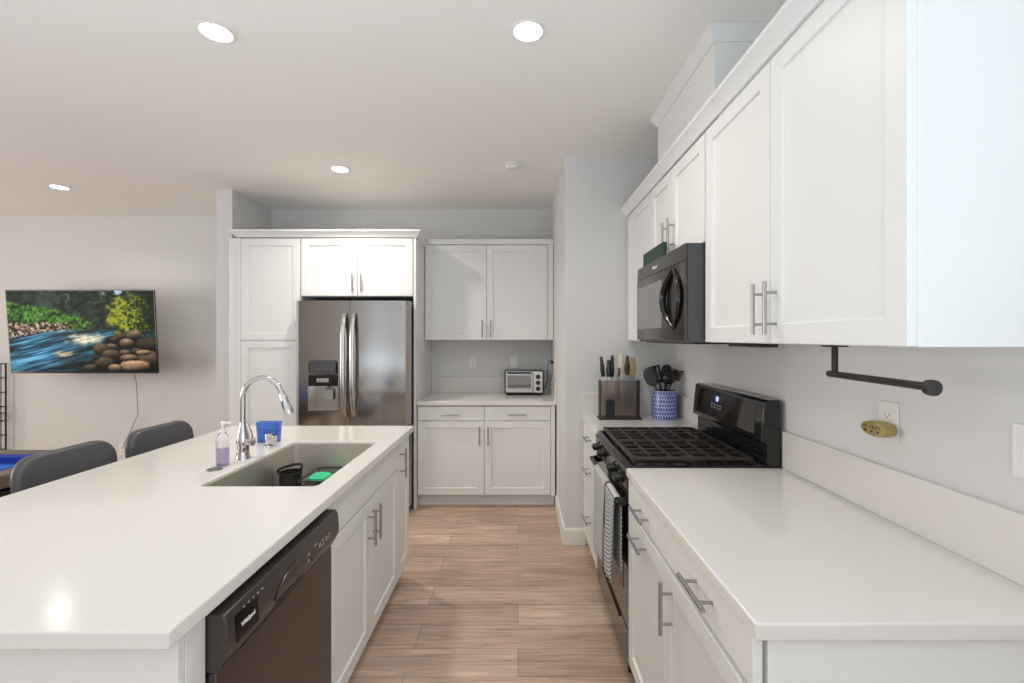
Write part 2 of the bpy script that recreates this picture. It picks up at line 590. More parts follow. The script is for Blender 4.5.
def cabinet(name, label, cat, loc, rot, W, D, H, fronts, toe=0.0, group=None, hollow=False, ends=(), scribe=None):
    root = thing(name, label, cat, loc, rot, group)
    mb = MB()
    if hollow:
        mb.box(0, .018, 0, D, toe, H).box(W - .018, W, 0, D, toe, H)
        mb.box(.018, W - .018, 0, D, toe, toe + .018).box(.018, W - .018, D - .012, D, toe + .018, H)
        mb.box(.018, W - .018, 0, .02, H - .03, H)
    else:
        mb.box(0, W, 0, D, toe, H)
    make('carcass', mb, M['cab'], root, bevel=0.0015)
    if toe > 0:
        make('toe_kick', MB().box(0, W, 0.055, 0.075, 0, toe), M['cab'], root)
    for f in fronts:
        k = f[0]
        x0, x1, z0, z1 = f[1:5]
        style = f[5]
        if style == 'shaker':
            o = make(k, shaker(MB(), x0, x1, z0, z1), M['cab'], root, bevel=0.0012)
        else:
            o = make(k, MB().box(x0, x1, -.02, 0, z0, z1), M['cab'], root, bevel=0.002)
        if len(f) > 6 and f[6]:
            for h in (f[6] if isinstance(f[6], list) else [f[6]]):
                bar_pull(o, *h)
    for (x0, x1, y0, y1, z0, z1, nm) in ends:
        make(nm, MB().box(x0, x1, y0, y1, z0, z1), M['cab'], root, bevel=0.0015)
    return root

CT = 0.915       # top of worktops
CB = CT - 0.034
G = 0.0015

# --- far wall, base
XB0, XB1 = -0.864, 0.318
cabinet('base_cabinet', 'white base cabinet under the far worktop with two drawers above two doors', 'cabinet', (XB0, 3.93, 0), 0, XB1 - XB0, 0.63, CB - .001,
        [('drawer', .006, .573, .748, .868, 'slab', ('h', .286, .800)),
         ('drawer', .577, 1.142, .748, .868, 'slab', ('h', .858, .802)),
         ('door', .006, .573, .112, .742, 'shaker', ('v', .536, .622)),
         ('door', .577, 1.142, .112, .742, 'shaker', ('v', .610, .622))], toe=0.10,
        ends=[(1.146, XB1 - XB0, -.018, 0, .10, .875, 'filler_strip')])
ctop = thing('worktop', 'white quartz worktop on the far wall carrying the toaster oven', 'worktop', (XB0, 3.887, CB))
make('slab', MB().box(XB0, 0.331, 3.887, YF - .001, CB, CT), M['quartz'], ctop, origin=ctop.location, bevel=.003)
bs = MB().box(XB0, 0.331, YF - .019, YF - .001, CT, 1.069).box(0.313, 0.331, 3.90, YF - .019, CT, 1.069)
make('backsplash', bs, M['quartz'], ctop, origin=ctop.location, bevel=.002)

# --- far wall, uppers
CROWN = [(0.0, 0.0), (0.010, 0.0), (0.014, 0.008), (0.038, 0.040), (0.044, 0.044), (0.044, 0.058), (0.0, 0.058)]
UB, UT = 1.438, 2.306
cabinet('wall_cabinet', 'white double wall cabinet above the toaster oven worktop', 'cabinet', (XB0, 4.24, UB), 0, 1.192, YF - 4.24 - .001, UT + .03 - UB,
        [('door', .004, .571, 0.002, .878, 'shaker', ('v', .535, .105)),
         ('door', .575, 1.137, 0.002, .878, 'shaker', ('v', .612, .105))],
        ends=[(1.141, 1.192, -.016, 0, 0, .898, 'filler_strip'), (0.0, 1.192, -.026, 0, .884, .932, 'crown')])

# --- pantry and fridge surround
YP = 3.90
cabinet('pantry_cabinet', 'tall white pantry cabinet left of the refrigerator', 'cabinet', (-2.385, YP, 0), 0, .535, YF - YP - .001, 2.312,
        [('door', .028, .528, 1.436, 2.300, 'shaker', None),
         ('door', .028, .528, .112, 1.430, 'shaker', None)], toe=.1,
        ends=[(0, .024, -.018, 0, .1, 2.31, 'filler_strip'), (-.088, -.001, .0, .018, 0, 2.31, 'wall_filler')])
cabinet('fridge_cabinet', 'white two door cabinet above the refrigerator', 'cabinet', (-1.848, YP, 1.812), 0, .956, YF - YP - .001, .5,
        [('door', .004, .480, .004, .490, 'shaker', ('v', .447, .108)),
         ('door', .484, .952, .004, .490, 'shaker', ('v', .520, .108))])
pan = MB().box(-.889, -.867, YP - .02, YF - .001, 0, 2.312)
tag(make('side_panel', pan, M['cab'], origin=(-.878, YP, 0), bevel=.0015), 'tall white panel closing the right side of the refrigerator', 'panel')
cr = MB().sweep([(-2.386, YF - .001), (-2.386, YP - .02), (-.866, YP - .02), (-.866, YF - .001)], [(o, z) for o, z in CROWN], 2.313)
tag(make('crown_molding', cr, M['cab'], origin=(-1.6, YP, 2.313)), 'white crown moulding along the top of the pantry and refrigerator cabinets', 'crown moulding')

# --- right run, base
XD = 0.458      # front of doors
XC = 0.478      # front of carcasses
DB = XR - XC - .001
R90 = -PI / 2
cabinet('base_cabinet', 'white base cabinet in the right foreground with one long drawer above two doors', 'cabinet', (XC, 1.893, 0), R90, .987, DB, CB - .001,
        [('drawer', .003, 1.003, .768, .872, 'slab', [('h', .243, .815, -.02, .155), ('h', .770, .832, -.02, .160)]),
         ('door', .003, .450, .112, .750, 'shaker', ('h', .213, .697, -.02, .155)),
         ('door', .454, 1.003, .112, .750, 'shaker', ('v', .538, .651, -.02, .155))], toe=.1,
        ends=[(.989, 1.007, .008, DB, 0, CB - .002, 'end_panel')])
cabinet('drawer_cabinet', 'white three drawer base cabinet beyond the range under the knife stand', 'cabinet', (XC, YJ - .002, 0), R90, .560, DB, CB - .001,
        [('drawer', .030, .556, .745, .870, 'slab', ('h', .32, .815)),
         ('drawer', .030, .556, .435, .740, 'slab', ('h', .32, .610)),
         ('drawer', .030, .556, .112, .430, 'slab', ('h', .32, .300))], toe=.1)
ctop = thing('worktop', 'large white quartz worktop in the right foreground under the wall cabinets', 'worktop', (.45, .8635, CB))
make('slab', MB().box(.45, XR - .001, .8635, 1.898, CB, CT), M['quartz'], ctop, origin=ctop.location, bevel=.004)
make('backsplash', MB().box(XR - .019, XR - .001, .8635, 1.898, CT, 1.069), M['quartz'], ctop, origin=ctop.location, bevel=.002)
ctop = thing('worktop', 'short white quartz worktop beyond the range carrying the knife stand', 'worktop', (.45, 2.65, CB))
make('slab', MB().box(.45, XR - .001, 2.650, YJ - .001, CB, CT), M['quartz'], ctop, origin=ctop.location, bevel=.003)
make('backsplash', MB().box(XR - .019, XR - .001, 2.650, YJ - .001, CT, 1.069).box(.45, XR - .019, YJ - .019, YJ - .001, CT, 1.069), M['quartz'], ctop, origin=ctop.location, bevel=.002)

# --- right run, wall cabinets
XU = 0.788
DU = XR - XU - .001
HU = UT - UB
cabinet('wall_cabinet', 'large white double wall cabinet at the right foreground edge', 'cabinet', (XU, 1.872, UB), R90, .957, DU, HU,
        [('door', .003, .480, .002, HU - .004, 'shaker', ('v', .448, .107)),
         ('door', .484, .972, .002, HU - .004, 'shaker', ('v', .516, .107))],
        ends=[(.959, .977, -.001, DU, 0, HU, 'end_panel')])
cabinet('wall_cabinet', 'short white double wall cabinet directly above the microwave', 'cabinet', (XU, 2.632, 1.852), R90, .757, DU, UT - 1.852,
        [('door', .003, .347, .002, UT - 1.852 - .004, 'shaker', ('v', .315, .112)),
         ('door', .351, .754, .002, UT - 1.852 - .004, 'shaker', ('v', .395, .112))])
cabinet('wall_cabinet', 'narrow white wall cabinet in the corner above the utensil crock', 'cabinet', (XU, YJ - .002, UB), R90, .580, DU, HU,
        [('door', .022, .577, .002, HU - .004, 'shaker', None)])
cr = MB().sweep([(XR - .002, .895), (XU - .02, .895), (XU - .02, YJ - .002)][::-1], CROWN, UT + .001)
make_cr = make('crown_molding', cr, M['cab'], origin=(XU, 1.9, UT))
tag(make_cr, 'white crown moulding along the top of the right hand wall cabinets', 'crown moulding')

# ------------------------------------------------------------------ island
XI = -0.685
R9 = PI / 2
DI = 0.60
ip = thing('end_panel', 'white panel closing the near end of the island beside the dishwasher', 'panel', (-1.0, .894, 0))
make('panel', MB().box(-1.318, -.667, .894, .912, 0, CB - .001), M['cab'], ip, origin=ip.location, bevel=.0015)
make('filler_strip', MB().box(-.685, -.665, .913, .970, .1, CB - .001), M['cab'], ip, origin=ip.location, bevel=.001)
cabinet('sink_cabinet', 'white sink base cabinet in the island with a false front over two doors', 'cabinet', (XI, 1.585, 0), R9, .938, DI, CB - .001,
        [('false_front', .003, .935, .736, .870, 'slab', None),
         ('door', .003, .467, .112, .730, 'shaker', ('v', .432, .617)),
         ('door', .471, .935, .112, .730, 'shaker', ('v', .506, .617))], toe=.1, hollow=True)
cabinet('narrow_cabinet', 'narrow white full height cabinet at the far end of the island', 'cabinet', (XI, 2.525, 0), R9, .262, DI, CB - .001,
        [('door', .003, .259, .112, .870, 'shaker', ('v', .040, .755))], toe=.1)
tag(make('back_panel', MB().box(-1.318, -1.300, .914, 2.788, 0, CB - .001), M['cab'], origin=(-1.31, 1.8, 0), bevel=.001), 'white back panel of the island facing the bar stools', 'panel')

ISL = thing('worktop', 'long white quartz island worktop with the sink cut into it', 'worktop', (-1.2, 1.83, CB))
sl = make('slab', MB().prism(rrect(-1.76, -.643, .8386, 2.816, .006, 3), 'z', CB, CT), M['quartz'], ISL, origin=ISL.location)
cut = make('cutter', MB().prism(rrect(-1.167, -.735, 1.665, 2.377, .022, 5), 'z', .7, 1.1), M['quartz'], origin=(-1.2, 1.83, CB))
sl.parent = None; cut.location = (0, 0, 0)
boolean_cut(sl, [cut])
sl.parent = ISL
sl.data.set_sharp_from_angle(angle=math.radians(35))
bv = sl.modifiers.new('edge', 'BEVEL'); bv.width = .003; bv.segments = 2; bv.limit_method = 'ANGLE'; bv.angle_limit = math.radians(60)

# sink
SK = thing('sink', 'stainless single bowl undermount sink set into the island', 'sink', (-.951, 2.021, .655))
mb = MB()
def ring(x0, x1, y0, y1, r, z):
    return [(p[0], p[1], z) for p in rrect(x0, x1, y0, y1, r, 5)]
x0, x1, y0, y1 = -1.169, -.733, 1.663, 2.379
x0, x1, y0, y1 = -1.1665, -.7355, 1.6655, 2.3765
mb.loft([ring(x0, x1, y0, y1, .022, CT - .009), ring(x0 + .0035, x1 - .0035, y0 + .0035, y1 - .0035, .020, CT - .010),
         ring(x0 + .006, x1 - .006, y0 + .006, y1 - .006, .020, .69), ring(x0 + .010, x1 - .010, y0 + .010, y1 - .010, .024, .668),
         ring(x0 + .03, x1 - .03, y0 + .03, y1 - .03, .03, .660), ring(-1.0, -.9, 1.97, 2.07, .045, .655)], cap=False)
bowl = make('bowl', mb, M['sinksteel'], SK, origin=SK.location, smooth=40)
sd = bowl.modifiers.new('thick', 'SOLIDIFY'); sd.thickness = 0.001; sd.offset = -1
make('drain', MB().lathe([(.0, .6545), (.052, .6545), (.055, .657), (.050, .659), (.034, .656), (.0, .656)][1:-1], (-.951, 2.021, 0), 24), M['chrome'], SK, origin=SK.location)

# dishwasher
DW = thing('dishwasher', 'dark stainless dishwasher built into the island', 'dishwasher', (-.66, 1.277, 0))
y0, y1 = .974, 1.581
make('tub', MB().box(-1.28, -.672, y0 + .004, y1 - .004, .06, .872), M['dark_in'], DW, origin=DW.location)
make('toe_panel', MB().box(-.76, -.74, y0 + .004, y1 - .004, .0, .10), M['matteblack'], DW, origin=DW.location)
make('door', MB().box(-.671, -.645, y0 + .002, y1 - .002, .115, .737), M['blacksteel'], DW, origin=DW.location, bevel=.004)
con = make('control_panel', MB().prism([(-.671, .738), (-.646, .738), (-.621, .782), (-.619, .800), (-.623, .848), (-.630, .862), (-.671, .864)], 'y', y0, y1), M['console'], DW, origin=DW.location, bevel=.003)
# pocket, badge, marks on the console face (x = -.621 .. -.619)
def on_console(z):
    return -.619 - .004 * (z - .800) / .048
con_o = DW.location
def dwpart(nm, mb, m, par=con):
    return make(nm, mb, m, par, origin=con_o)
dwpart('handle_pocket', MB().prism([(-.6455, .7405), (-.6285, .770), (-.6265, .7695), (-.6435, .7400)], 'y', 1.195, 1.335), M['matteblack'])
pk = MB()
arc = [(1.165, .785), (1.185, .805), (1.215, .822), (1.27, .829), (1.325, .822), (1.355, .806), (1.375, .787)]
pk.tube([(on_console(z) + .001, y, z) for y, z in arc], .004, 8)
dwpart('handle_lip', pk, M['console'])
zc = .818
dwpart('badge', MB().prism([(on_console(.785) - .001, .785), (on_console(.785) + .0015, .785), (on_console(.848) + .0015, .845), (on_console(.848) - .001, .845)], 'y', 1.002, 1.088), M['black'])
off = -con_o
text('logo', 'Whirlpool', .0125, M['paper'], con, Matrix.Translation(off) @ basis((on_console(.814) + .0022, 1.046, .814), (0, 1, 0), (-.08, 0, 1)), bold=.0004)
dots = MB()
for k in range(5):
    y = 1.035 + k * .0185
    dots.box(on_console(.853) - .001, on_console(.850) + .0025, y - .0025, y + .0025, .8455, .8480)
dwpart('indicator_lamp', dots, M['greymark'])
for y, z, wd, h in ((1.345, .815, .028, .006), (1.345, .800, .010, .010), (1.40, .822, .02, .004), (1.425, .808, .010, .012), (1.447, .815, .016, .005), (1.447, .802, .016, .005), (1.475, .808, .010, .014), (1.497, .813, .014, .005), (1.497, .803, .014, .004)):
    dwpart('button', MB().box(on_console(z) - .002, on_console(z) + .0012, y - wd / 2, y + wd / 2, z - h / 2, z + h / 2), M['greymark'])

# faucet
FX, FY = -1.233, 2.044
FA = thing('faucet', 'tall chrome gooseneck pull-down faucet behind the island sink', 'faucet', (FX, FY, CT))
mb = MB().lathe([(.031, CT), (.031, CT + .006), (.027, CT + .012), (.026, CT + .060), (.029, CT + .066), (.027, CT + .085), (.019, CT + .125), (.0135, CT + .150), (.012, CT + .165)], (FX, FY, 0), 28)
make('base', mb, M['chrome'], FA, origin=FA.location)
R = .088
zc = 1.289 - R - .011
pts = [(FX, FY, CT + .155), (FX, FY, 1.12)]
for k in range(0, 19):
    a = PI - (PI * 0.93) * k / 18
    pts.append((FX + R + R * math.cos(a), FY, zc + R * math.sin(a)))
make('spout', MB().tube(pts, .0115, 16), M['chrome'], FA, origin=FA.location)
e = Vector(pts[-1]); d = (Vector(pts[-1]) - Vector(pts[-2])).normalized()
d = (d + Vector((.22, 0, -.4))).normalized()
make('spray_head', MB().tube([e - d * .006, e + d * .008, e + d * .012, e + d * .05, e + d * .085, e + d * .1], [.012, .0125, .0155, .017, .021, .019], 18), M['chrome'], FA, origin=FA.location)
lv = MB().cyl((FX + .018, FY - .004, CT + .078), (FX + .052, FY - .008, CT + .078), .018, 18)
lv.tube([(FX + .042, FY - .008, CT + .085), (FX + .038, FY - .010, CT + .12), (FX + .022, FY - .012, CT + .165)], [.010, .0085, .0055], 12)
make('lever', lv, M['chrome'], FA, origin=FA.location)

# hand soap bottle
BX, BY = -1.253, 1.935
HB = thing('soap_bottle', 'clear pump bottle half full of lilac soap on the island', 'soap bottle', (BX, BY, CT))
mb = MB().lathe([(.020, CT + .0008), (.025, CT + .004), (.0255, CT + .10), (.0235, CT + .118), (.016, CT + .134), (.011, CT + .140), (.011, CT + .146)], (BX, BY, 0), 28)
make('bottle', mb, M['soapbottle'], HB, origin=HB.location)
make('soap', MB().lathe([(.019, CT + .003), (.0235, CT + .006), (.0238, CT + .072)], (BX, BY, 0), 28), M['soap'], HB, origin=HB.location)
pm = MB().lathe([(.0135, CT + .142), (.0135, CT + .152), (.005, CT + .154), (.005, CT + .172), (.009, CT + .174), (.009, CT + .184), (.004, CT + .187)], (BX, BY, 0), 20)
pm.tube([(BX, BY, CT + .180), (BX + .022, BY, CT + .182), (BX + .034, BY, CT + .178)], [.006, .0045, .0035], 10)
make('pump', pm, M['white'], HB, origin=HB.location)

# flush steel cap in the worktop, built-in soap pump, blue holder
tag(make('hole_cover', MB().lathe([(.028, 0), (.028, .003), (.025, .005), (.0185, .005), (.0175, .0035), (.004, .0035)], (0, 0, 0), 28), M['steel']), 'round flat steel cover in the worktop in front of the soap bottle', 'hole cover').location = (-1.247, 1.874, CT + .0002)
SX, SY = -1.244, 2.276
SD = thing('soap_dispenser', 'short square-topped chrome dispenser set in the worktop beside the blue holder', 'soap dispenser', (SX, SY, CT))
make('collar', MB().lathe([(.021, CT), (.021, CT + .005), (.017, CT + .009), (.015, CT + .010)], (SX, SY, 0), 24), M['chrome'], SD, origin=SD.location)
mb = MB().lathe([(.013, CT + .010), (.013, CT + .03), (.0165, CT + .034), (.0165, CT + .06), (.013, CT + .064)], (SX, SY, 0), 24)
mb.prism([(SX + .005, CT + .012), (SX + .034, CT + .016), (SX + .036, CT + .054), (SX + .005, CT + .063)], 'y', SY - .016, SY + .016)
make('pump_head', mb, M['chrome'], SD, origin=SD.location, bevel=.002)
QX, QY = -1.297, 2.376
BHd = thing('sponge_holder', 'translucent blue plastic holder standing behind the chrome dispenser', 'holder', (QX, QY, CT))
mb = MB()
mb.loft([[(p[0], p[1], CT + .0008) for p in rrect(QX - .052, QX + .052, QY - .028, QY + .028, .014)],
         [(p[0], p[1], CT + .105) for p in rrect(QX - .058, QX + .058, QY - .031, QY + .031, .016)],
         [(p[0], p[1], CT + .105) for p in rrect(QX - .054, QX + .054, QY - .027, QY + .027, .013)],
         [(p[0], p[1], CT + .006) for p in rrect(QX - .048, QX + .048, QY - .024, QY + .024, .011)]])
make('cup', mb, M['blueplastic'], BHd, origin=BHd.location)
mb = MB().loft([[(p[0], p[1], CT + .007) for p in rrect(QX - .044, QX + .044, QY - .018, QY + .018, .008)], [(p[0], p[1], CT + .075) for p in rrect(QX - .044, QX + .044, QY - .018, QY + .018, .008)]])
sp = make('sponge', mb, mat('blue_sponge', rgb(70, 118, 205), .9, noise=.2, nscale=150, bump=.5), BHd, origin=BHd.location, bevel=.004)

# things standing in the sink
KX0, KX1, KY0, KY1, KZ = -1.030, -.79, 2.12, 2.350, .748
TR = thing('sink_rack', 'black wire rack standing in the far right of the sink', 'rack', (-.895, 2.22, .661))
mb = MB()
loop = [(p[0], p[1], KZ) for p in rrect(KX0, KX1, KY0, KY1, .02, 4)]
mb.tube(loop + [loop[0]], .004, 8)
for k in range(1, 10):
    y = KY0 + (KY1 - KY0) * k / 10
    mb.cyl((KX0, y, KZ - .004), (KX1, y, KZ - .004), .0022, 6)
for k in range(1, 6):
    x = KX0 + (KX1 - KX0) * k / 6
    mb.cyl((x, KY0, KZ - .007), (x, KY1, KZ - .007), .0022, 6)
loop = [(p[0], p[1], KZ + .040) for p in rrect(KX0, KX1, KY0, KY1, .02, 4)]
mb.tube(loop + [loop[0]], .0045, 8)
for q in range(0, len(loop), 3):
    mb.cyl((loop[q][0], loop[q][1], KZ), loop[q], .0025, 6)
make('wire_tray', mb, M['blackmetal'], TR, origin=TR.location)
for x in (KX0 + .01, KX1 - .01):
    for y in (KY0 + .01, KY1 - .01):
        make('leg', MB().cyl((x, y, .6655), (x, y, KZ - .002), .004, 8), M['blackmetal'], TR, origin=TR.location)
SX0, SX1, SY0, SY1 = -1.022, -.93, 2.20, 2.30
mb = MB().loft([[(p[0], p[1], z) for p in rrect(SX0 + e, SX1 - e, SY0 + e, SY1 - e, .025, 5)] for z, e in ((KZ + .009, .008), (KZ + .014, 0), (KZ + .028, 0), (KZ + .036, .010))])
tag(make('sponge', mb, M['mint'], origin=(-.976, 2.25, KZ)), 'bright green sponge lying on the black rack in the sink', 'sponge')
PX, PY = -1.092, 2.19
PT = thing('small_pot', 'small black pot with an arched handle standing in the sink', 'pot', (PX, PY, .664))
make('pot', MB().lathe([(.036, .6655), (.047, .672), (.050, .812), (.053, .816), (.048, .816), (.044, .678), (.03, .674)], (PX, PY, 0), 24), M['matteblack'], PT, origin=PT.location)
make('handle', MB().tube([(PX - .050, PY - .01, .806), (PX - .056, PY - .012, .824), (PX - .030, PY - .014, .838), (PX + .02, PY - .014, .852), (PX + .05, PY - .014, .856), (PX + .062, PY - .012, .848), (PX + .055, PY - .01, .828), (PX + .049, PY, .806)], [.006, .007, .0075, .0075, .006, .006, .006, .005], 10), M['matteblack'], PT, origin=PT.location)

# ------------------------------------------------------------------ refrigerator
FL, FR, FF = -1.847, -.894, 3.75
RF = thing('refrigerator', 'dark stainless French door refrigerator with a water dispenser', 'refrigerator', (-1.358, 3.9, 0))
ro = RF.location
make('body', MB().box(FL + .022, FR - .006, 3.83, 4.545, .02, 1.752), M['darkgrey'], RF, origin=ro, bevel=.004)
mb = MB().box(FL + .03, FR - .03, 3.85, 4.4, 0.0, .02)
make('base', mb, M['matteblack'], RF, origin=ro)
def door_profile(x0, x1, outer):
    """plan of a door: a softly bowed front, rounder at the outer edge"""
    pts = []
    n = 14
    cx = (FL + FR) / 2
    for k in range(n + 1):
        x = x0 + (x1 - x0) * k / n
        u = abs(x - cx) / ((FR - FL) / 2)
        pts.append((x, FF + .020 * u ** 2 + .028 * max(0, (u - .93) / .07) ** 2))
    return pts + [(x1, 3.826), (x0, 3.826)]
gap = .002
mid = -1.394 + .012
DL = make('door', MB().prism(door_profile(FL, mid - gap, 'l'), 'z', .735, 1.764), M['fridge'], RF, origin=ro, smooth=30)
DR = make('door', MB().prism(door_profile(mid + gap, FR, 'r'), 'z', .735, 1.764), M['fridge'], RF, origin=ro, smooth=30)
DZ0, DZ1, DX0, DX1 = .852, 1.272, -1.732, -1.478
DL.parent = None
cut = make('cutter', MB().box(DX0 - ro[0], DX1 - ro[0], FF - .05 - ro[1], FF + .062 - ro[1], DZ0, 1.262), M['black'])
boolean_cut(DL, [cut])
DL.parent = RF
DL.data.polygons.foreach_set('use_smooth', [True] * len(DL.data.polygons)); DL.data.set_sharp_from_angle(angle=math.radians(28))
FZ = make('freezer_drawer', MB().prism(door_profile(FL, FR, 'r'), 'z', .06, .728), M['fridge'], RF, origin=ro, smooth=30)
for nm, par, xx, sgn in (('handle', DL, mid - .040, -1), ('handle', DR, mid + .036, 1)):
    hp, rr = [], []
    for k in range(41):
        t = k / 40
        z = .815 + (1.660 - .815) * t
        hp.append((xx, FF - .010 - .050 * (1 - (2 * t - 1) ** 4), z))
    hm = MB()
    rings = []
    for i, p in enumerate(hp):
        hw, ht = .0185, .010
        rings.append([(p[0] + hw * math.cos(a), p[1] + ht * math.sin(a), p[2]) for a in [2 * PI * q / 14 for q in range(14)]])
    hm.loft(rings)
    for zz in (.835, 1.64):
        hm.cyl((xx, FF + .012, zz), (xx, FF - .035, zz), .011, 10)
    make(nm, hm, M['handle_steel'], par, origin=ro)
hm = MB().tube([(FL + .10, FF + .015, .66), (FL + .10, FF - .05, .66), (FR - .10, FF - .05, .66), (FR - .10, FF + .015, .66)], .013, 12)
make('handle', hm, M['handle_steel'], FZ, origin=ro)
# water dispenser on the left door
yb = FF + .0605
make('dispenser_panel', MB().prism([(DX0 + .02, FF + .01), (DX0 + .02, FF - .006), (DX1 - .02, FF - .006), (DX1 - .02, FF + .01)], 'z', 1.155, DZ1 + .004), M['darkgrey'], DL, origin=ro, bevel=.004)
dm = MB().box(DX0 + .001, DX1 - .001, FF + .056, yb, DZ0 + .001, 1.261)
dm.box(DX0 + .001, DX0 + .004, FF + .006, FF + .056, DZ0 + .001, 1.261).box(DX1 - .004, DX1 - .001, FF + .006, FF + .056, DZ0 + .001, 1.261)
make('dispenser_recess', dm, M['handle_steel'], DL, origin=ro)
dm = MB().box(DX0 + .006, DX1 - .006, FF + .004, FF + .054, 1.06, 1.150)
make('dispenser_cavity_top', dm, M['black'], DL, origin=ro)
sm = MB().prism([(-1.655, FF - .004), (-1.555, FF - .004), (-1.562, FF + .03), (-1.648, FF + .03)], 'z', 1.09, 1.125)
sm.prism([(-1.64, FF + .005), (-1.57, FF + .005), (-1.575, FF + .03), (-1.635, FF + .03)], 'z', 1.04, 1.09)
make('ice_chute', sm, M['handle_steel'], DL, origin=ro, bevel=.003)
sm = MB().loft([[(-1.600, FF + .040, 1.035), (-1.535, FF + .040, 1.035), (-1.535, FF + .046, 1.035), (-1.600, FF + .046, 1.035)],
                [(-1.603, FF + .018, .945), (-1.532, FF + .018, .945), (-1.532, FF + .024, .945), (-1.603, FF + .024, .945)]])
make('paddle', sm, M['steel'], DL, origin=ro, bevel=.002)
make('drip_tray', MB().box(DX0 + .006, DX1 - .006, FF - .004, FF + .054, DZ0 + .002, DZ0 + .014), M['steel'], DL, origin=ro, bevel=.002)
lbl = MB()
for k in range(5):
    lbl.box(DX0 + .055 + k * .033, DX0 + .070 + k * .033, FF - .0068, FF - .0055, 1.20, 1.203)
make('printed_marks', lbl, M['greymark'], DL, origin=ro)
text('logo', 'LG', .032, M['greymark'], DR, Matrix.Translation(-ro) @ basis((-.985, FF + .0065, 1.712), (1, 0.0, 0), (0, 0, 1)), bold=.0008)

# ------------------------------------------------------------------ range
RY0, RY1 = 1.903, 2.645
RG = thing('range', 'black gas range with cast iron grates between the two right worktops', 'range', (.8, 2.274, 0))
go = RG.location
def rp(nm, mb, m, par=RG, **k):
    return make(nm, mb, m, par, origin=go, **k)
rp('body', MB().box(.482, 1.096, RY0, RY1, .03, .902), M['enamel'])
for x in (.53, 1.05):
    for y in (RY0 + .05, RY1 - .05):
        rp('foot', MB().cyl((x, y, 0), (x, y, .03), .018, 12), M['matteblack'])
rp('cooktop', MB().prism([(.462, .902), (.462, .912), (.47, .921), (1.04, .921), (1.04, .902)], 'y', RY0, RY1), M['enamel'], bevel=.003)
cp = rp('control_panel', MB().prism([(.481, .805), (.458, .810), (.448, .895), (.462, .9015), (.481, .9015)], 'y', RY0, RY1), M['blacksteel'], bevel=.003)
for y in (2.53, 2.385, 2.125, 1.985):
    kb = MB().lathe([(.027, .0), (.027, .008), (.021, .011), (.019, .034), (.016, .037)], (0, 0, 0), 24)
    kb.box(-.006, .006, -.019, .019, .030, .042)
    kb.bm.transform(Matrix.Translation((.4525, y, .855)) @ Matrix.Rotation(-PI / 2 - .11, 4, 'Y'))
    rp('knob', kb, M['black'], cp, bevel=.0015)
od = rp('oven_door', MB().box(.461, .481, RY0 + .002, RY1 - .002, .235, .798), M['enamel'], bevel=.004)
rp('oven_window', MB().box(.4595, .462, RY0 + .09, RY1 - .09, .36, .66), M['ovenglass'], od)
HX, HZ = .424, .765
hb = MB().cyl((HX, RY0 + .008, HZ), (HX, RY1 - .012, HZ), .0115, 14)
for y in (RY0 + .022, RY1 - .03):
    hb.prism([(HX - .006, HZ - .011), (.462, HZ - .02), (.462, HZ + .022), (HX - .006, HZ + .011)], 'y', y - .009, y + .009)
rp('handle', hb, M['black'], od, bevel=.002)
dr = rp('drawer', MB().box(.461, .481, RY0 + .002, RY1 - .002, .055, .228), M['enamel'], bevel=.004)
rp('drawer_grip', MB().box(.455, .462, RY0 + .16, RY1 - .16, .196, .210), M['black'], dr, bevel=.002)
# back guard
gp = MB().prism([(1.040, .9025), (1.040, 1.012), (1.016, 1.020), (1.012, 1.028), (1.028, 1.186), (1.040, 1.197), (1.096, 1.197), (1.096, .9025)], 'y', RY0, RY1)
bgd = rp('back_guard', gp, M['enamel'], bevel=.006)
def on_guard(z):
    return 1.012 + .016 * (z - 1.028) / .158
gx = MB().prism([(on_guard(1.045) - .0012, 1.045), (on_guard(1.175) - .0012, 1.175), (on_guard(1.175) + .002, 1.175), (on_guard(1.045) + .002, 1.045)], 'y', RY0 + .055, RY1 - .055)
rp('control_glass', gx, M['ovenglass'], bgd)
gx = MB().prism([(on_guard(1.085) - .002, 1.085), (on_guard(1.165) - .002, 1.165), (on_guard(1.165), 1.165), (on_guard(1.085), 1.085)], 'y', 2.275, 2.405)
dsp = rp('display', gx, M['display'], bgd)
text('clock_digits', '10', .034, M['blueled'], dsp, Matrix.Translation(-go) @ basis((on_guard(1.142) - .0028, 2.34, 1.142), (0, -1, 0), (.1, 0, 1)), bold=.0012)
for k in range(4):
    for z in (1.098, 1.112):
        y = 2.29 + k * .032
        rp('button', MB().box(on_guard(z) - .0028, on_guard(z), y, y + .014, z - .003, z + .003), M['greymark'], dsp)
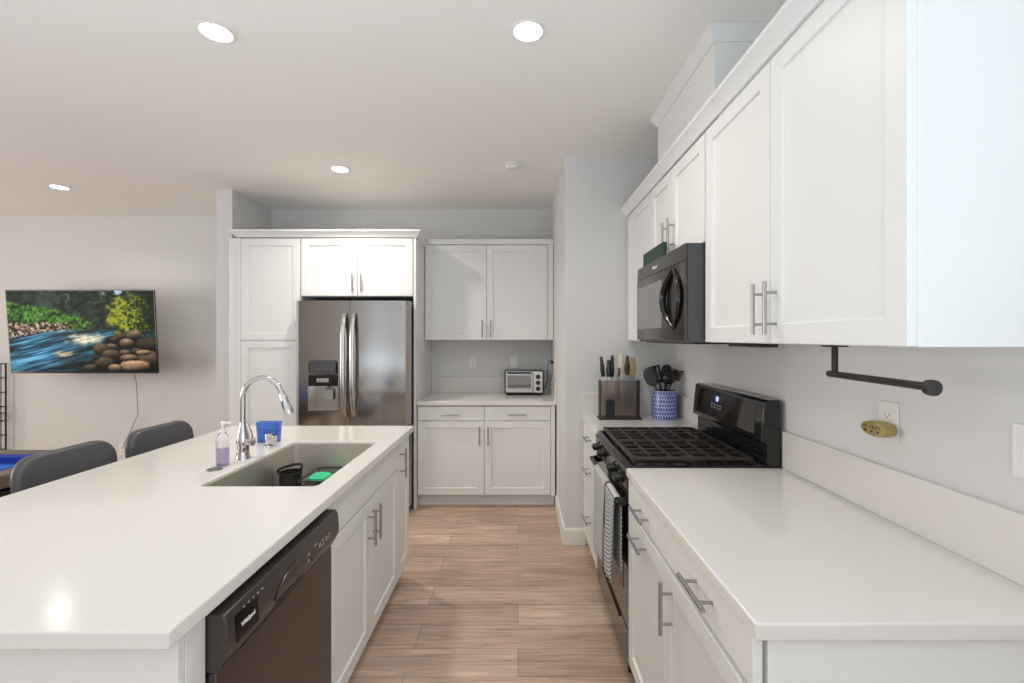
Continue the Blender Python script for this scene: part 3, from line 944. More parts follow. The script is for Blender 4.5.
# grates and burners
for bi, (bx, by, br_) in enumerate(((.61, 2.10, .042), (.61, 2.455, .036), (.88, 2.10, .036), (.88, 2.455, .042), (.745, 2.28, .030))):
    bm_ = MB().lathe([(br_ + .014, .9215), (br_ + .014, .9235), (br_, .9255), (br_, .930), (br_ - .006, .934), (.004, .934)], (bx, by, 0), 24)
    rp('burner', bm_, M['matteblack'])
for (gy0, gy1) in ((1.945, 2.272), (2.284, 2.612)):
    gm = MB()
    x0, x1 = .488, 1.004
    t = .0075
    zt0, zt1 = .932, .947
    gm.box(x0, x0 + 2 * t, gy0, gy1, zt0, zt1).box(x1 - 2 * t, x1, gy0, gy1, zt0, zt1)
    gm.box(x0 + 2 * t, x1 - 2 * t, gy0, gy0 + 2 * t, zt0, zt1).box(x0 + 2 * t, x1 - 2 * t, gy1 - 2 * t, gy1, zt0, zt1)
    for k in range(1, 6):
        x = x0 + (x1 - x0) * k / 6
        gm.box(x - t * .75, x + t * .75, gy0 + .012, gy1 - .012, zt0 + .002, zt1 - .0005)
    ym = (gy0 + gy1) / 2
    for dy in (-.075, .0, .075):
        gm.box(x0 + .012, x1 - .012, ym + dy - t * .7, ym + dy + t * .7, zt0 + .003, zt1 - .001)
    for x in (x0 + .008, x1 - .008, (x0 + x1) / 2):
        for y in (gy0 + .008, gy1 - .008):
            gm.box(x - .008, x + .008, y - .007, y + .007, .9212, zt0 + .001)
    rp('grate', gm, M['iron'], bevel=.002)

# towels over the oven handle
def towel(name, label, y0, y1, zf, zb, m, amp, waves, seed, skew=0.0):
    rnd = random.Random(seed)
    nu, L1, L2 = 28, 26, 14
    prof = []
    for k in range(L1 + 1):
        z = zf + (HZ - zf) * k / L1
        prof.append((HX - .0165, z, (HZ - z)))
    for k in range(1, 8):
        a = PI - PI * k / 8
        prof.append((HX + .0165 * math.cos(a), HZ + .0165 * math.sin(a), 0))
    for k in range(L2 + 1):
        z = HZ - (HZ - zb) * k / L2
        prof.append((HX + .0165, z, 0))
    mb = MB()
    ph = rnd.random() * 6
    yc = (y0 + y1) / 2
    rows = []
    for (x, z, dn) in prof:
        row = []
        f = min(1, dn / .30)
        for i in range(nu + 1):
            u = i / nu
            y = y0 + (y1 - y0) * u
            y = yc + (y - yc) * (1 - .10 * f)
            wv = math.sin(u * waves * 2 * PI + ph) * .5 + .5 * math.sin(u * waves * 3.3 * PI + ph * 2)
            xx = x - amp * f * (wv + 1.0) if dn > 0 else x
            zz = z - skew * (u - .5) * min(1, dn / .05) * (dn / max(.001, HZ - zf))
            row.append((xx, y, zz))
        rows.append(row)
    mb.loft(rows, cap=False, closed=False)
    o = make(name, mb, m, origin=(HX, yc, HZ), smooth=60)
    sd = o.modifiers.new('thick', 'SOLIDIFY'); sd.thickness = .005; sd.offset = 0
    tag(o, label, 'towel', 'towels on the oven handle')
    return o
towel('dish_towel', 'plain pale grey dish towel hanging on the far half of the oven handle', 2.145, 2.43, .365, .50, M['towel_plain'], .006, 1.6, 3, .05)
towel('dish_towel', 'striped grey and white dish towel hanging on the near end of the oven handle', 1.942, 2.118, .395, .45, M['towel_stripe'], .007, 2.0, 8, .03)

# ------------------------------------------------------------------ microwave
MY0, MY1, MZ0, MZ1 = 1.882, 2.632, 1.436, 1.849
MW = thing('microwave', 'dark over-the-range microwave fixed above the gas range', 'microwave', (.9, 2.257, MZ0))
mo = MW.location
def mp_(nm, mb, m, par=MW, **k):
    return make(nm, mb, m, par, origin=mo, **k)
mp_('body', MB().box(.7015, XR - .002, MY0, MY1, MZ0, MZ1), M['darkgrey'], bevel=.002)
un = MB().box(.735, XR - .01, MY0 + .02, MY1 - .02, MZ0 - .006, MZ0 - .0002)
mp_('underside_grille', un, M['matteblack'])
mp_('vent_strip', MB().prism([(.701, 1.779), (.688, 1.779), (.692, MZ1), (.701, MZ1)], 'y', MY0, MY1), M['blacksteel'], bevel=.002)
md = mp_('door', MB().prism(rrect(.687, .701, MY0, MY1, .003, 2), 'z', MZ0 + .012, 1.7765), M['blacksteel'])
mp_('window', MB().box(.6855, .688, 2.175, 2.605, 1.505, 1.735), M['mwglass'], md)
yc, zc, ay, az = 2.010, 1.630, .098, .132
def lens(side, n=28):
    pts = []
    for k in range(n + 1):
        t = -1 + 2 * k / n
        pts.append((yc + side * ay * (1 - t * t), zc + az * t, 1 - t * t))
    return pts
hm = MB()
L = lens(1)
hm.tube([(.684 - .016 * b, y, z) for y, z, b in L], [.006 + .010 * b ** .5 for _, _, b in L], 12)
L = lens(-1)
hm.tube([(.686 - .012 * b, y, z) for y, z, b in L], [.006 + .006 * b ** .5 for _, _, b in L], 12)
mp_('handle', hm, M['black'], md)
text('logo', 'Whirlpool', .020, M['paper'], bpy.data.objects[MW.children[2].name], Matrix.Translation(-mo) @ basis((.6885, 2.30, 1.812), (0, -1, 0), (.05, 0, 1)), bold=.0004)
tag(make('green_box', MB().box(.703, .721, 2.215, 2.562, MZ1 + .0008, 1.924), M['green'], origin=(.72, 2.39, MZ1), bevel=.002), 'dark green thin box standing on top of the microwave against the cabinet doors', 'box')

# ------------------------------------------------------------------ under-cabinet fittings on the right
UL = thing('light_bar', 'thin black bar under the wall cabinet right of the microwave', 'light bar', (.89, 1.73, UB - .016))
make('housing', MB().box(.86, .915, 1.60, 1.868, UB - .0155, UB - .0005), M['matteblack'], UL, origin=UL.location, bevel=.003)
PH = thing('paper_towel_holder', 'black metal paper towel bar hanging under the right foreground wall cabinet', 'paper towel holder', (.822, 1.06, UB))
px_ = .8225
make('mounting_post', MB().box(px_ - .006, px_ + .006, 1.178, 1.190, 1.355, UB - .0052).box(px_ - .02, px_ + .02, 1.16, 1.21, UB - .005, UB - .0004), M['blackmetal'], PH, origin=PH.location, bevel=.002)
make('bar', MB().cyl((px_, 1.206, 1.362), (px_, .915, 1.358), .0085, 16), M['blackmetal'], PH, origin=PH.location)
make('end_knob', MB().lathe([(.010, .917), (.0155, .914), (.0165, .906), (.0155, .899), (.010, .896)], (px_, 0, 1.357), 20, axis='y'), M['blackmetal'], PH, origin=PH.location)

# ------------------------------------------------------------------ wall plates
def outlet(label, o, ux, nrm):
    """o plate centre on the wall, ux along the plate width, nrm off the wall"""
    t = thing('wall_outlet', label, 'outlet', o)
    ux = Vector(ux); n = Vector(nrm); uz = Vector((0, 0, 1))
    def B(u0, u1, z0, z1, d0, d1, nm, m, par):
        mb = MB()
        P = lambda u, d, z: tuple(ux * u + n * d + uz * z)
        v = [mb.bm.verts.new(P(*q)) for q in ((u0, d0, z0), (u1, d0, z0), (u1, d1, z0), (u0, d1, z0), (u0, d0, z1), (u1, d0, z1), (u1, d1, z1), (u0, d1, z1))]
        for f in ((0, 3, 2, 1), (4, 5, 6, 7), (0, 1, 5, 4), (1, 2, 6, 5), (2, 3, 7, 6), (3, 0, 4, 7)):
            mb.bm.faces.new([v[i] for i in f])
        return make(nm, mb, m, par, bevel=.001)
    pl = B(-.036, .036, -.058, .058, .0005, .006, 'plate', M['white'], t)
    for zz in (.02, -.02):
        r = B(-.017, .017, zz - .015, zz + .015, .006, .0075, 'receptacle', M['white'], t)
        B(-.008, -.006, zz - .003, zz + .006, .0074, .0078, 'slot', M['darkgrey'], r)
        B(.006, .008, zz - .003, zz + .006, .0074, .0078, 'slot', M['darkgrey'], r)
        B(-.002, .002, zz - .010, zz - .006, .0074, .0078, 'ground_hole', M['darkgrey'], r)
    return t
outlet('white outlet on the right wall holding the brass adapter', (XR, 1.372, 1.205), (0, -1, 0), (-1, 0, 0))
outlet('white outlet on the far backsplash wall left of the toaster oven', (-.451, YF, 1.215), (1, 0, 0), (0, -1, 0))
outlet('white outlet on the far wall directly above the toaster oven', (-.04, YF, 1.215), (1, 0, 0), (0, -1, 0))
outlet('white outlet on the return wall where the toaster cord plugs in', (XJ, 4.14, 1.215), (0, 1, 0), (-1, 0, 0))
outlet('white outlet low on the television wall where the cable ends', (-4.15, YT, .285), (1, 0, 0), (0, -1, 0))
outlet('white outlet on the television wall behind the nearer bar stool', (-4.385, YT, .32), (1, 0, 0), (0, -1, 0))
SW = thing('light_switch', 'wide white double switch plate on the right wall at the picture edge', 'switch', (XR, .965, 1.205))
make('plate', MB().prism(rrect(-.062, .062, -.06, .06, .004, 3), 'x', -.006, -.0005), M['white'], SW, bevel=.0015)
for dy in (.023, -.023):
    make('rocker', MB().prism([(-.0062, -.034), (-.0095, -.034), (-.0075, .034), (-.0062, .034)], 'y', dy - .0165, dy + .0165), M['white'], SW, bevel=.0008)
AD = thing('plug_adapter', 'oval brass coloured plug-in adapter in the right wall outlet', 'adapter', (XR - .0082, 1.372, 1.183))
mb = MB()
for_r = []
for d, s in ((-.0001, .80), (-.012, .97), (-.030, 1.0), (-.042, .93), (-.046, .70)):
    for_r.append([(d, .052 * s * math.cos(a), .024 * s * math.sin(a)) for a in [2 * PI * k / 32 for k in range(32)]])
make('shell', mb.loft(for_r), M['brass'], AD)
sl_ = MB()
for k in (-1, 0, 1):
    sl_.lathe([(.0032, -.0475), (.0032, -.0455)], (0, k * .024, -.007), 10, axis='x')
make('socket_hole', sl_, M['matteblack'], AD)
sl_ = MB()
for k in (-1, 0, 1):
    for q in (-.006, .004):
        sl_.box(-.0472, -.0455, k * .024 + q, k * .024 + q + .002, .002, .010)
make('slot', sl_, M['olive'], AD)

# ------------------------------------------------------------------ toaster oven
TX0, TX1, TY0, TY1, TZ0, TZ1 = -.128, .244, 4.28, 4.53, CT + .016, 1.152
TO = thing('toaster_oven', 'small silver and black toaster oven on the far worktop', 'toaster oven', (.06, 4.4, CT))
to = TO.location
def tp(nm, mb, m, par=TO, **k):
    return make(nm, mb, m, par, origin=to, **k)
tp('body', MB().box(TX0, TX1, TY0 + .012, TY1, TZ0, TZ1), M['black'], bevel=.008, seg=3)
xs = TX0 + .268
td = tp('door', MB().box(TX0 + .012, xs, TY0, TY0 + .0115, TZ0 + .014, TZ0 + .050).box(TX0 + .012, xs, TY0, TY0 + .0115, TZ1 - .050, TZ1 - .008)
        .box(TX0 + .012, TX0 + .030, TY0, TY0 + .0115, TZ0 + .050, TZ1 - .050).box(xs - .018, xs, TY0, TY0 + .0115, TZ0 + .050, TZ1 - .050), M['steelview'], bevel=.002)
tp('window', MB().box(TX0 + .031, xs - .019, TY0 + .003, TY0 + .006, TZ0 + .051, TZ1 - .051), M['mwglass'], td)
rk = MB()
for k in range(14):
    x = TX0 + .04 + k * .0155
    rk.cyl((x, TY0 + .0015, TZ0 + .075), (x, TY0 + .0015, TZ0 + .083), .0012, 6)
rk.cyl((TX0 + .034, TY0 + .0015, TZ0 + .083), (xs - .022, TY0 + .0015, TZ0 + .083), .002, 8)
rk.cyl((TX0 + .034, TY0 + .0015, TZ0 + .072), (xs - .022, TY0 + .0015, TZ0 + .072), .003, 8)
tp('rack', rk, M['darkgrey'], td)
hh = MB().tube([(TX0 + .03, TY0, TZ1 - .022), (TX0 + .034, TY0 - .03, TZ1 - .022), (xs - .022, TY0 - .03, TZ1 - .022), (xs - .018, TY0, TZ1 - .022)], .008, 10)
tp('handle', hh, M['matteblack'], td)
cpn = tp('control_panel', MB().box(xs + .004, TX1 - .012, TY0, TY0 + .0115, TZ0 + .012, TZ1 - .010), M['handle_steel'], bevel=.002)
for z in (TZ0 + .048, TZ0 + .105, TZ0 + .160):
    x = (xs + TX1) / 2 - .004
    tp('knob', MB().lathe([(.021, TY0 - .0002), (.021, TY0 - .004), (.016, TY0 - .006), (.0145, TY0 - .020), (.012, TY0 - .022)], (x, 0, z), 22, axis='y'), M['black'], cpn)
for x in (TX0 + .03, TX1 - .03):
    for y in (TY0 + .035, TY1 - .03):
        tp('foot', MB().cyl((x, y, CT + .0004), (x, y, TZ0 + .002), .011, 12), M['matteblack'])
tp('power_cord', MB().tube([(TX1 - .004, 4.50, TZ0 + .03), (TX1 + .03, 4.49, TZ0 + .04), (TX1 + .042, 4.45, 1.05), (TX1 + .040, 4.38, 1.14), (TX1 + .040, 4.28, 1.215), (TX1 + .046, 4.20, 1.247), (TX1 + .056, 4.15, 1.243)], .004, 8), M['matteblack'])
tp('plug', MB().box(XJ - .036, XJ - .0082, 4.128, 4.152, 1.222, 1.250), M['matteblack'], bevel=.004)

# ------------------------------------------------------------------ knife stand and knives
NX0, NX1, NY = .552, .802, 3.055
KN = thing('knife_stand', 'smoky see-through knife stand on the worktop beyond the range', 'knife stand', ((NX0 + NX1) / 2, NY, CT))
ko = KN.location
make('base', MB().box(NX0 - .014, NX1 + .018, NY - .045, NY + .055, CT + .0004, CT + .012), M['matteblack'], KN, origin=ko, bevel=.002)
make('front_panel', MB().box(NX0, NX1, NY - .030, NY - .025, CT + .0122, 1.172), M['smoke'], KN, origin=ko)
make('back_panel', MB().box(NX0, NX1, NY + .036, NY + .041, CT + .0122, 1.172), M['smoke'], KN, origin=ko)
for x in (NX0 - .006, NX1):
    make('end_post', MB().box(x, x + .006, NY - .030, NY + .041, CT + .0122, 1.172), M['matteblack'], KN, origin=ko)
make('corner_box', MB().box(NX0 + .03, NX0 + .088, NY - .044, NY - .0305, CT + .0122, 1.045), M['matteblack'], KN, origin=ko, bevel=.002)
def knife(name, label, x, z0, zh, z1, lean, bm_, hm_, bw, hw, cat='knife'):
    """blade tip z0, handle from zh to z1, lean = sideways shift of the top"""
    yy = NY + .005
    x -= .022
    hw *= 1.12
    k = thing(name, label, cat, (x, yy, z0), 0, 'knives in the knife stand')
    f = lambda z: lean * (z - z0) / (z1 - z0)
    mb = MB()
    zs = zh
    pts = [(-bw / 2 + f(z0) + bw * .35, z0), (bw / 2 + f(z0 + .05), z0 + .055), (bw / 2 + f(zs), zs), (-bw / 2 + f(zs), zs), (-bw / 2 + f(z0 + .01), z0 + .012)]
    mb.prism([(a, b - z0) for a, b in pts], 'y', -.0012, .0012)
    make('blade', mb, bm_, k)
    mb = MB()
    rings = []
    n = 8
    for i in range(n + 1):
        t = i / n
        z = zs + (z1 - zs) * t
        ww = hw * (.42 + .10 * math.sin(t * PI * 1.6) + (.06 if t > .75 else 0))
        if i == n: ww *= .7
        rings.append([(f(z) + ww * math.cos(a), .010 * math.sin(a), z - z0) for a in [2 * PI * q / 12 for q in range(12)]])
    mb.loft(rings)
    make('handle', mb, hm_, k)
    return k
knife('kitchen_knife', 'knife with a leaning black handle and pale blade, leftmost in the stand', .610, 1.035, 1.198, 1.332, -.030, M['paleblade'], M['black'], .026, .026)
knife('kitchen_knife', 'knife with a short thick black handle, second from the left in the stand', .637, 1.02, 1.195, 1.308, -.006, M['blade'], M['black'], .024, .034)
knife('kitchen_knife', 'knife with a tall black handle and pale blade, third from the left', .652, 1.03, 1.195, 1.338, .008, M['paleblade'], M['black'], .028, .028).location.y += .024
knife('kitchen_knife', 'thin grey paring knife between the black and the cream handles', .694, 1.02, 1.20, 1.255, .006, M['greyblade'], M['slate'], .022, .018)
knife('kitchen_knife', 'knife with a broad cream handle in the middle of the stand', .714, 1.03, 1.215, 1.342, .006, M['blade'], M['cream'], .026, .042).location.y += .020
knife('kitchen_knife', 'knife with a dark olive handle beside the cream one', .750, 1.03, 1.21, 1.338, .006, M['greyblade'], M['olive'], .030, .030)
knife('kitchen_knife', 'broad grey blade knife with a wooden handle, rightmost in the stand', .782, .985, 1.20, 1.325, .014, M['greyblade'], M['wood'], .044, .048).location.y += .022

# ------------------------------------------------------------------ utensil crock
CX, CY = .988, 3.085
CK = thing('utensil_crock', 'blue and white patterned crock full of black utensils', 'crock', (CX, CY, CT))
r0 = .0815
prof = [(r0 - .006, 0.0006), (r0, .006), (r0, .182), (r0 - .002, .188), (r0 - .007, .188), (r0 - .008, .012), (.02, .010)]
mb = MB().lathe(prof, (0, 0, 0), 40)
uvl = mb.bm.loops.layers.uv.new('UVMap')
for f in mb.bm.faces:
    c = f.calc_center_median()
    ac = math.atan2(c.y, c.x)
    for lp in f.loops:
        a = math.atan2(lp.vert.co.y, lp.vert.co.x)
        while a - ac > PI: a -= 2 * PI
        while a - ac < -PI: a += 2 * PI
        lp[uvl].uv = (a / (2 * PI) * 1.65, lp.vert.co.z / .188 * .60)
make('pot', mb, M['crock'], CK)
def utensil(name, label, cat, foot, top, build, m):
    t = thing(name, label, cat, (CX + foot[0], CY + foot[1], CT + .013), 0, 'utensils in the crock')
    d = Vector((top[0] - foot[0], top[1] - foot[1], top[2] - .013))
    L_ = d.length
    d.normalize()
    make('handle', MB().tube([d * .0, d * (L_ * .5), d * L_], [.0045, .0055, .006], 10), m, t)
    h = build()
    q = Vector((0, 0, 1)).rotation_difference(d)
    h.bm.transform(Matrix.Translation(d * L_) @ q.to_matrix().to_4x4() @ Matrix.Scale(1.22, 4))
    make('head', h, m, t, smooth=50)
def spoon_head(w=.034, hgt=.052):
    def b():
        mb = MB()
        rings = []
        for i in range(1, 12):
            t = PI * i / 12
            z = hgt - hgt * math.cos(t) - .004
            s = math.sin(t) ** .7
            rings.append([(w * s * math.cos(a), .010 * s * math.sin(a) + .010 * s * s * (1 if math.sin(a) > 0 else .4), z) for a in [2 * PI * q / 16 for q in range(16)]])
        return mb.loft(rings)
    return b
def turner_head():
    mb = MB()
    for x0 in (-.032, -.013, .006):
        mb.box(x0 + .001, x0 + .013, -.002, .002, .012, .088)
    return mb.box(-.032, .020, -.002, .002, -.004, .014).box(-.032, .020, -.002, .002, .086, .098)
def ladle_head():
    mb = MB().sphere((.0, -.012, .022), .037, 18, (1, .7, .9))
    return mb
def fork_head():
    mb = MB().sphere((0, 0, .03), .024, 16, (1, .5, 1.4))
    for k in range(7):
        z = .004 + k * .009
        mb.tube([(.016, 0, z), (.030, -.004, z + .003), (.036, -.010, z + .008)], [.0035, .003, .002], 8)
        mb.tube([(-.016, 0, z), (-.028, -.004, z + .003)], [.0035, .002], 8)
    return mb
utensil('serving_spoon', 'dark grey spoon leaning out of the left of the crock', 'spoon', (.02, .0, .013), (-.066, -.01, .222), spoon_head(.038, .056), M['slate'])
utensil('slotted_turner', 'black slotted turner standing in the crock behind the spoon', 'turner', (.03, .035, .013), (-.022, .028, .238), turner_head, M['matteblack'])
utensil('ladle', 'black ladle standing in the middle of the crock', 'ladle', (-.01, -.03, .013), (.012, -.034, .245), ladle_head, M['black'])
utensil('pasta_fork', 'black toothed pasta fork at the right of the crock', 'pasta fork', (-.03, .02, .013), (.058, -.004, .258), fork_head, M['matteblack'])
utensil('solid_spoon', 'black spoon head behind the ladle in the crock', 'spoon', (.006, .054, .013), (.032, .060, .255), spoon_head(.030, .045), M['matteblack'])

# ------------------------------------------------------------------ ceiling fixtures
def downlight(label, x, y, power, first=None):
    if first is None:
        t = thing('downlight', label, 'ceiling light', (x, y, CEIL), 0, 'recessed ceiling lights')
        make('trim_ring', MB().lathe([(.0585, -.0005), (.074, -.0005), (.074, -.003), (.068, -.006), (.062, -.0055), (.0585, -.003)], (0, 0, 0), 40), M['white'], t)
        make('lens', MB().lathe([(.058, -.0012), (.058, -.0035), (.05, -.0050), (.004, -.0056)], (0, 0, 0), 36), M['lamp'], t)
    else:
        t = dup(first, (x, y, CEIL), label=label)
    l = bpy.data.lights.new('downlight_lamp', 'AREA')
    l.shape = 'DISK'; l.size = .12; l.energy = power; l.color = DOWNLIGHT_COL; l.spread = math.radians(140)
    lo = bpy.data.objects.new('downlight_lamp', l)
    lo.location = (x, y, CEIL - .012)
    COL.objects.link(lo)
    return t
d0 = downlight('lit recessed ceiling light nearest above the left of the island', -1.27, 1.918, 3.7)
downlight('lit recessed ceiling light nearest above the kitchen aisle', .042, 1.912, 5.0, d0)
downlight('lit recessed ceiling light in front of the refrigerator cabinets', -1.356, 3.473, 10.0, d0)
downlight('lit recessed ceiling light near the television wall', -3.91, 3.887, 3.0, d0)
SDt = thing('smoke_detector', 'round white smoke detector on the ceiling before the return wall', 'smoke detector', (-.045, 3.392, CEIL))
make('base', MB().lathe([(.062, -.0005), (.062, -.010), (.056, -.012)], (0, 0, 0), 32), M['white'], SDt)
make('cover', MB().lathe([(.050, -.0125), (.050, -.024), (.040, -.032), (.005, -.033)], (0, 0, 0), 32), M['white'], SDt)
tag(make('sprinkler_cover', MB().lathe([(.040, -.0005), (.040, -.004), (.034, -.006), (.004, -.0065)], (0, 0, 0), 28), M['ceiling']), 'small flat round ceiling cover left of the smoke detector', 'cover plate').location = (-.49, 3.39, CEIL)

# ------------------------------------------------------------------ television
TVW, TVH = 1.438, .812
TV = thing('television', 'large wall mounted television showing a rocky forest stream', 'television', (-4.222, 4.415, 1.517))
TV.rotation_euler = (math.radians(3.6), 0, 0)
make('housing', MB().box(-TVW / 2, TVW / 2, .0, .014, -TVH / 2, TVH / 2).box(-.45, .45, .014, .065, -.3, .18), M['black'], TV, bevel=.003)
def paint(nx, ny):
    U, V = np.meshgrid(np.linspace(0, 1, nx), np.linspace(0, 1, ny))  # V: 0 bottom .. 1 top
    T = 1 - V
    def fbm(sx, sy, seed, octs=4, uu=None, tt=None, gain=.55):
        r = np.random.RandomState(seed)
        uu = U if uu is None else uu
        tt = T if tt is None else tt
        out = np.zeros_like(U); amp = 1; tot = 0
        for o in range(octs):
            gx, gy = int(sx * 2 ** o) + 2, int(sy * 2 ** o) + 2
            g = r.rand(gy, gx)
            x = np.clip(uu, 0, 1) * (gx - 1.001); y = np.clip(tt, 0, 1) * (gy - 1.001)
            xi = x.astype(int); yi = y.astype(int)
            fx = x - xi; fy = y - yi
            fx = fx * fx * (3 - 2 * fx); fy = fy * fy * (3 - 2 * fy)
            v = (g[yi, xi] * (1 - fx) + g[yi, xi + 1] * fx) * (1 - fy) + (g[yi + 1, xi] * (1 - fx) + g[yi + 1, xi + 1] * fx) * fy
            out += amp * v; tot += amp; amp *= gain
        return out / tot
    C = np.zeros((ny, nx, 3))
    def sm(e0, e1, x):
        t = np.clip((x - e0) / (e1 - e0), 0, 1)
        return t * t * (3 - 2 * t)
    def mixin(col, mask):
        C[:] = C * (1 - mask[..., None]) + np.asarray(col, float) * mask[..., None]
    def shade(base, gain, n):
        return np.clip(np.stack([base[i] * (1 + gain * (n - .5) * 2) for i in range(3)], -1), 4, 240)
    n1, n2, n3 = fbm(16, 10, 1), fbm(30, 20, 2), fbm(8, 5, 3)
    n4 = fbm(70, 44, 4, 2, gain=.8)
    leaf = np.clip(.5 + (n4 - .5) * .8 + (n2 - .5) * .7, 0, 1)
    # dark wood behind, with a little light coming through the canopy
    C[:] = shade([24, 34, 26], 1.3, leaf)
    mixin([58, 74, 58], sm(.5, .75, n1) * .55)
    mixin([168, 156, 112], sm(.55, .72, n1) * sm(.30, .0, T) * sm(.36, .48, U) * sm(.84, .66, U) * sm(.4, .6, n4) * .8)
    mixin([178, 208, 226], sm(.52, .62, n1) * sm(.09, .02, T) * sm(.62, .7, U) * sm(.88, .8, U) * .9)
    mixin([86, 92, 88], sm(.12, .02, np.abs(U - .27)) * sm(.34, .1, T) * .35)
    mixin([34, 30, 26], sm(.024, .010, np.abs(U - .18 - .03 * T)) * sm(.2, .1, T) * .7)
    # green bank
    top = .16 + .16 * sm(.1, .55, U) + .12 * (n3 - .5) + .05 * (n2 - .5)
    gm = sm(top - .02, top + .03, T) * sm(.62, .50, U)
    mixin(shade([54, 94, 30], 1.2, leaf), gm)
    mixin([92, 134, 52], gm * sm(.52, .75, leaf) * sm(.52, .3, T) * .55)
    mixin([20, 38, 18], gm * sm(.42, .2, n2) * .7)
    # far bank in shade under the trees
    mixin(shade([40, 50, 42], .9, n2), sm(.40, .44, T) * sm(.50, .60, U))
    # pebbly shore
    s0 = .385 - .02 * U
    rm = sm(s0, s0 + .03, T + .05 * (n1 - .5)) * sm(.48, .34, U)
    mixin(shade([104, 90, 76], 1.2, np.clip(.5 + (n4 - .5) * 1.6, 0, 1)), rm)
    mixin([190, 182, 168], rm * sm(.62, .8, n4) * sm(.46, .52, T) * .8)
    # river: streaks run along the flow, from the upper middle to the lower left
    edge = .605 - .22 * U - .04 * np.sin(U * 6)
    wm = sm(edge - .015, edge + .02, T + .035 * (n1 - .5))
    ang = math.radians(24)
    fu = .15 + .7 * (U * math.cos(ang) - (T - .5) * math.sin(ang) * .57)
    ft = .15 + .55 * (T * math.cos(ang) + (U - .5) * math.sin(ang) * 1.0)
    flow = fbm(5, 60, 7, 4, fu, ft)
    fine = fbm(9, 120, 9, 2, fu, ft)
    fl = np.clip(.5 + (flow - .5) * 2.2 + (fine - .5) * .8, 0, 1)
    mixin(shade([34, 70, 84], .9, fl), wm)
    blue = sm(.33, .04, np.hypot((U - .20), (T - .72) * .8))
    mixin(np.stack([24 + 96 * fl, 84 + 110 * fl, 122 + 106 * fl], -1), blue * .9 * wm)
    mixin([16, 30, 34], sm(.50, .30, flow) * wm * .6)
    mixin([24, 30, 30], sm(.70, .92, T) * sm(.22, .42, U) * wm * .75)
    mixin([168, 188, 192], wm * sm(.60, .75, fl) * sm(.28, .40, U) * sm(.66, .5, U) * sm(.70, .52, T) * .8)
    wh = sm(.17, .03, np.hypot((U - .52) * .85, (T - .60) * 1.7) + .10 * (n2 - .5))
    mixin([228, 214, 188], wh * sm(.2, .55, .5 * fl + .5 * n1 + .05))
    wh = sm(.075, .02, np.hypot((U - .37) * .9, (T - .78) * 1.5) + .06 * (n2 - .5))
    mixin([196, 172, 128], wh * sm(.25, .55, .5 * fl + .5 * n1 + .05) * .95)
    # bush on the right
    bd = np.hypot((U - .86) / .175, (T - .32) / .27) + .65 * (n1 - .5) + .45 * (n4 - .5)
    bm_ = sm(1.08, .92, bd)
    lit = np.clip(.60 - 2.4 * (U - .80) - .8 * (T - .26) + 2.6 * (leaf - .5), 0, 1)
    mixin(np.stack([20 + 126 * lit, 36 + 112 * lit, 12 + 24 * lit], -1), bm_)
    mixin([16, 26, 14], sm(.90, .98, U + .06 * (n1 - .5)) * sm(.66, .4, T) * .8)
    # boulders and the dark gaps between them
    mixin([20, 18, 16], sm(.58, .66, U + .25 * (T - .75) + .06 * (n1 - .5)) * sm(.54, .60, T))
    bl = [(.95, .66, .085, .085, .42), (.86, .54, .046, .062, .80), (.765, .555, .040, .040, .62), (.72, .60, .030, .030, .5), (.80, .645, .055, .056, .85), (.695, .69, .046, .040, .78),
          (.625, .72, .060, .070, .62), (.69, .785, .066, .056, .66), (.79, .765, .040, .040, .82), (.87, .745, .045, .040, .55), (.95, .85, .085, .11, .62), (.915, .765, .055, .032, 1.1),
          (.81, .83, .066, .044, .95), (.645, .89, .072, .075, .55), (.845, .93, .105, .075, 1.25), (.715, .955, .050, .050, 1.0), (.54, .955, .050, .045, .62), (.58, .83, .03, .03, .4)]
    for i, (bx, by, rx, ry, br_) in enumerate(bl):
        dx, dy = (U - bx) / rx, (T - by) / ry
        d = (np.abs(dx) ** 2.3 + np.abs(dy) ** 2.3) ** (1 / 2.3) + .30 * (n1 - .5) + .12 * (n4 - .5)
        mask = sm(1.0, .90, d)
        sh = np.clip(.72 - .62 * dy - .18 * dx, .10, 1.25) * br_ * np.clip(1.25 - .5 * np.clip(d, 0, 1) ** 3, .5, 1.3)
        tex = .62 + .55 * n2 + .35 * (n4 - .5)
        mixin(np.clip(np.stack([144 * sh * tex, 116 * sh * tex, 88 * sh * tex], -1), 5, 235), mask)
    C[:] = np.clip(C, 4, 245)
    c = C / 255.0
    return np.where(c <= .04045, c / 12.92, ((c + .055) / 1.055) ** 2.4)
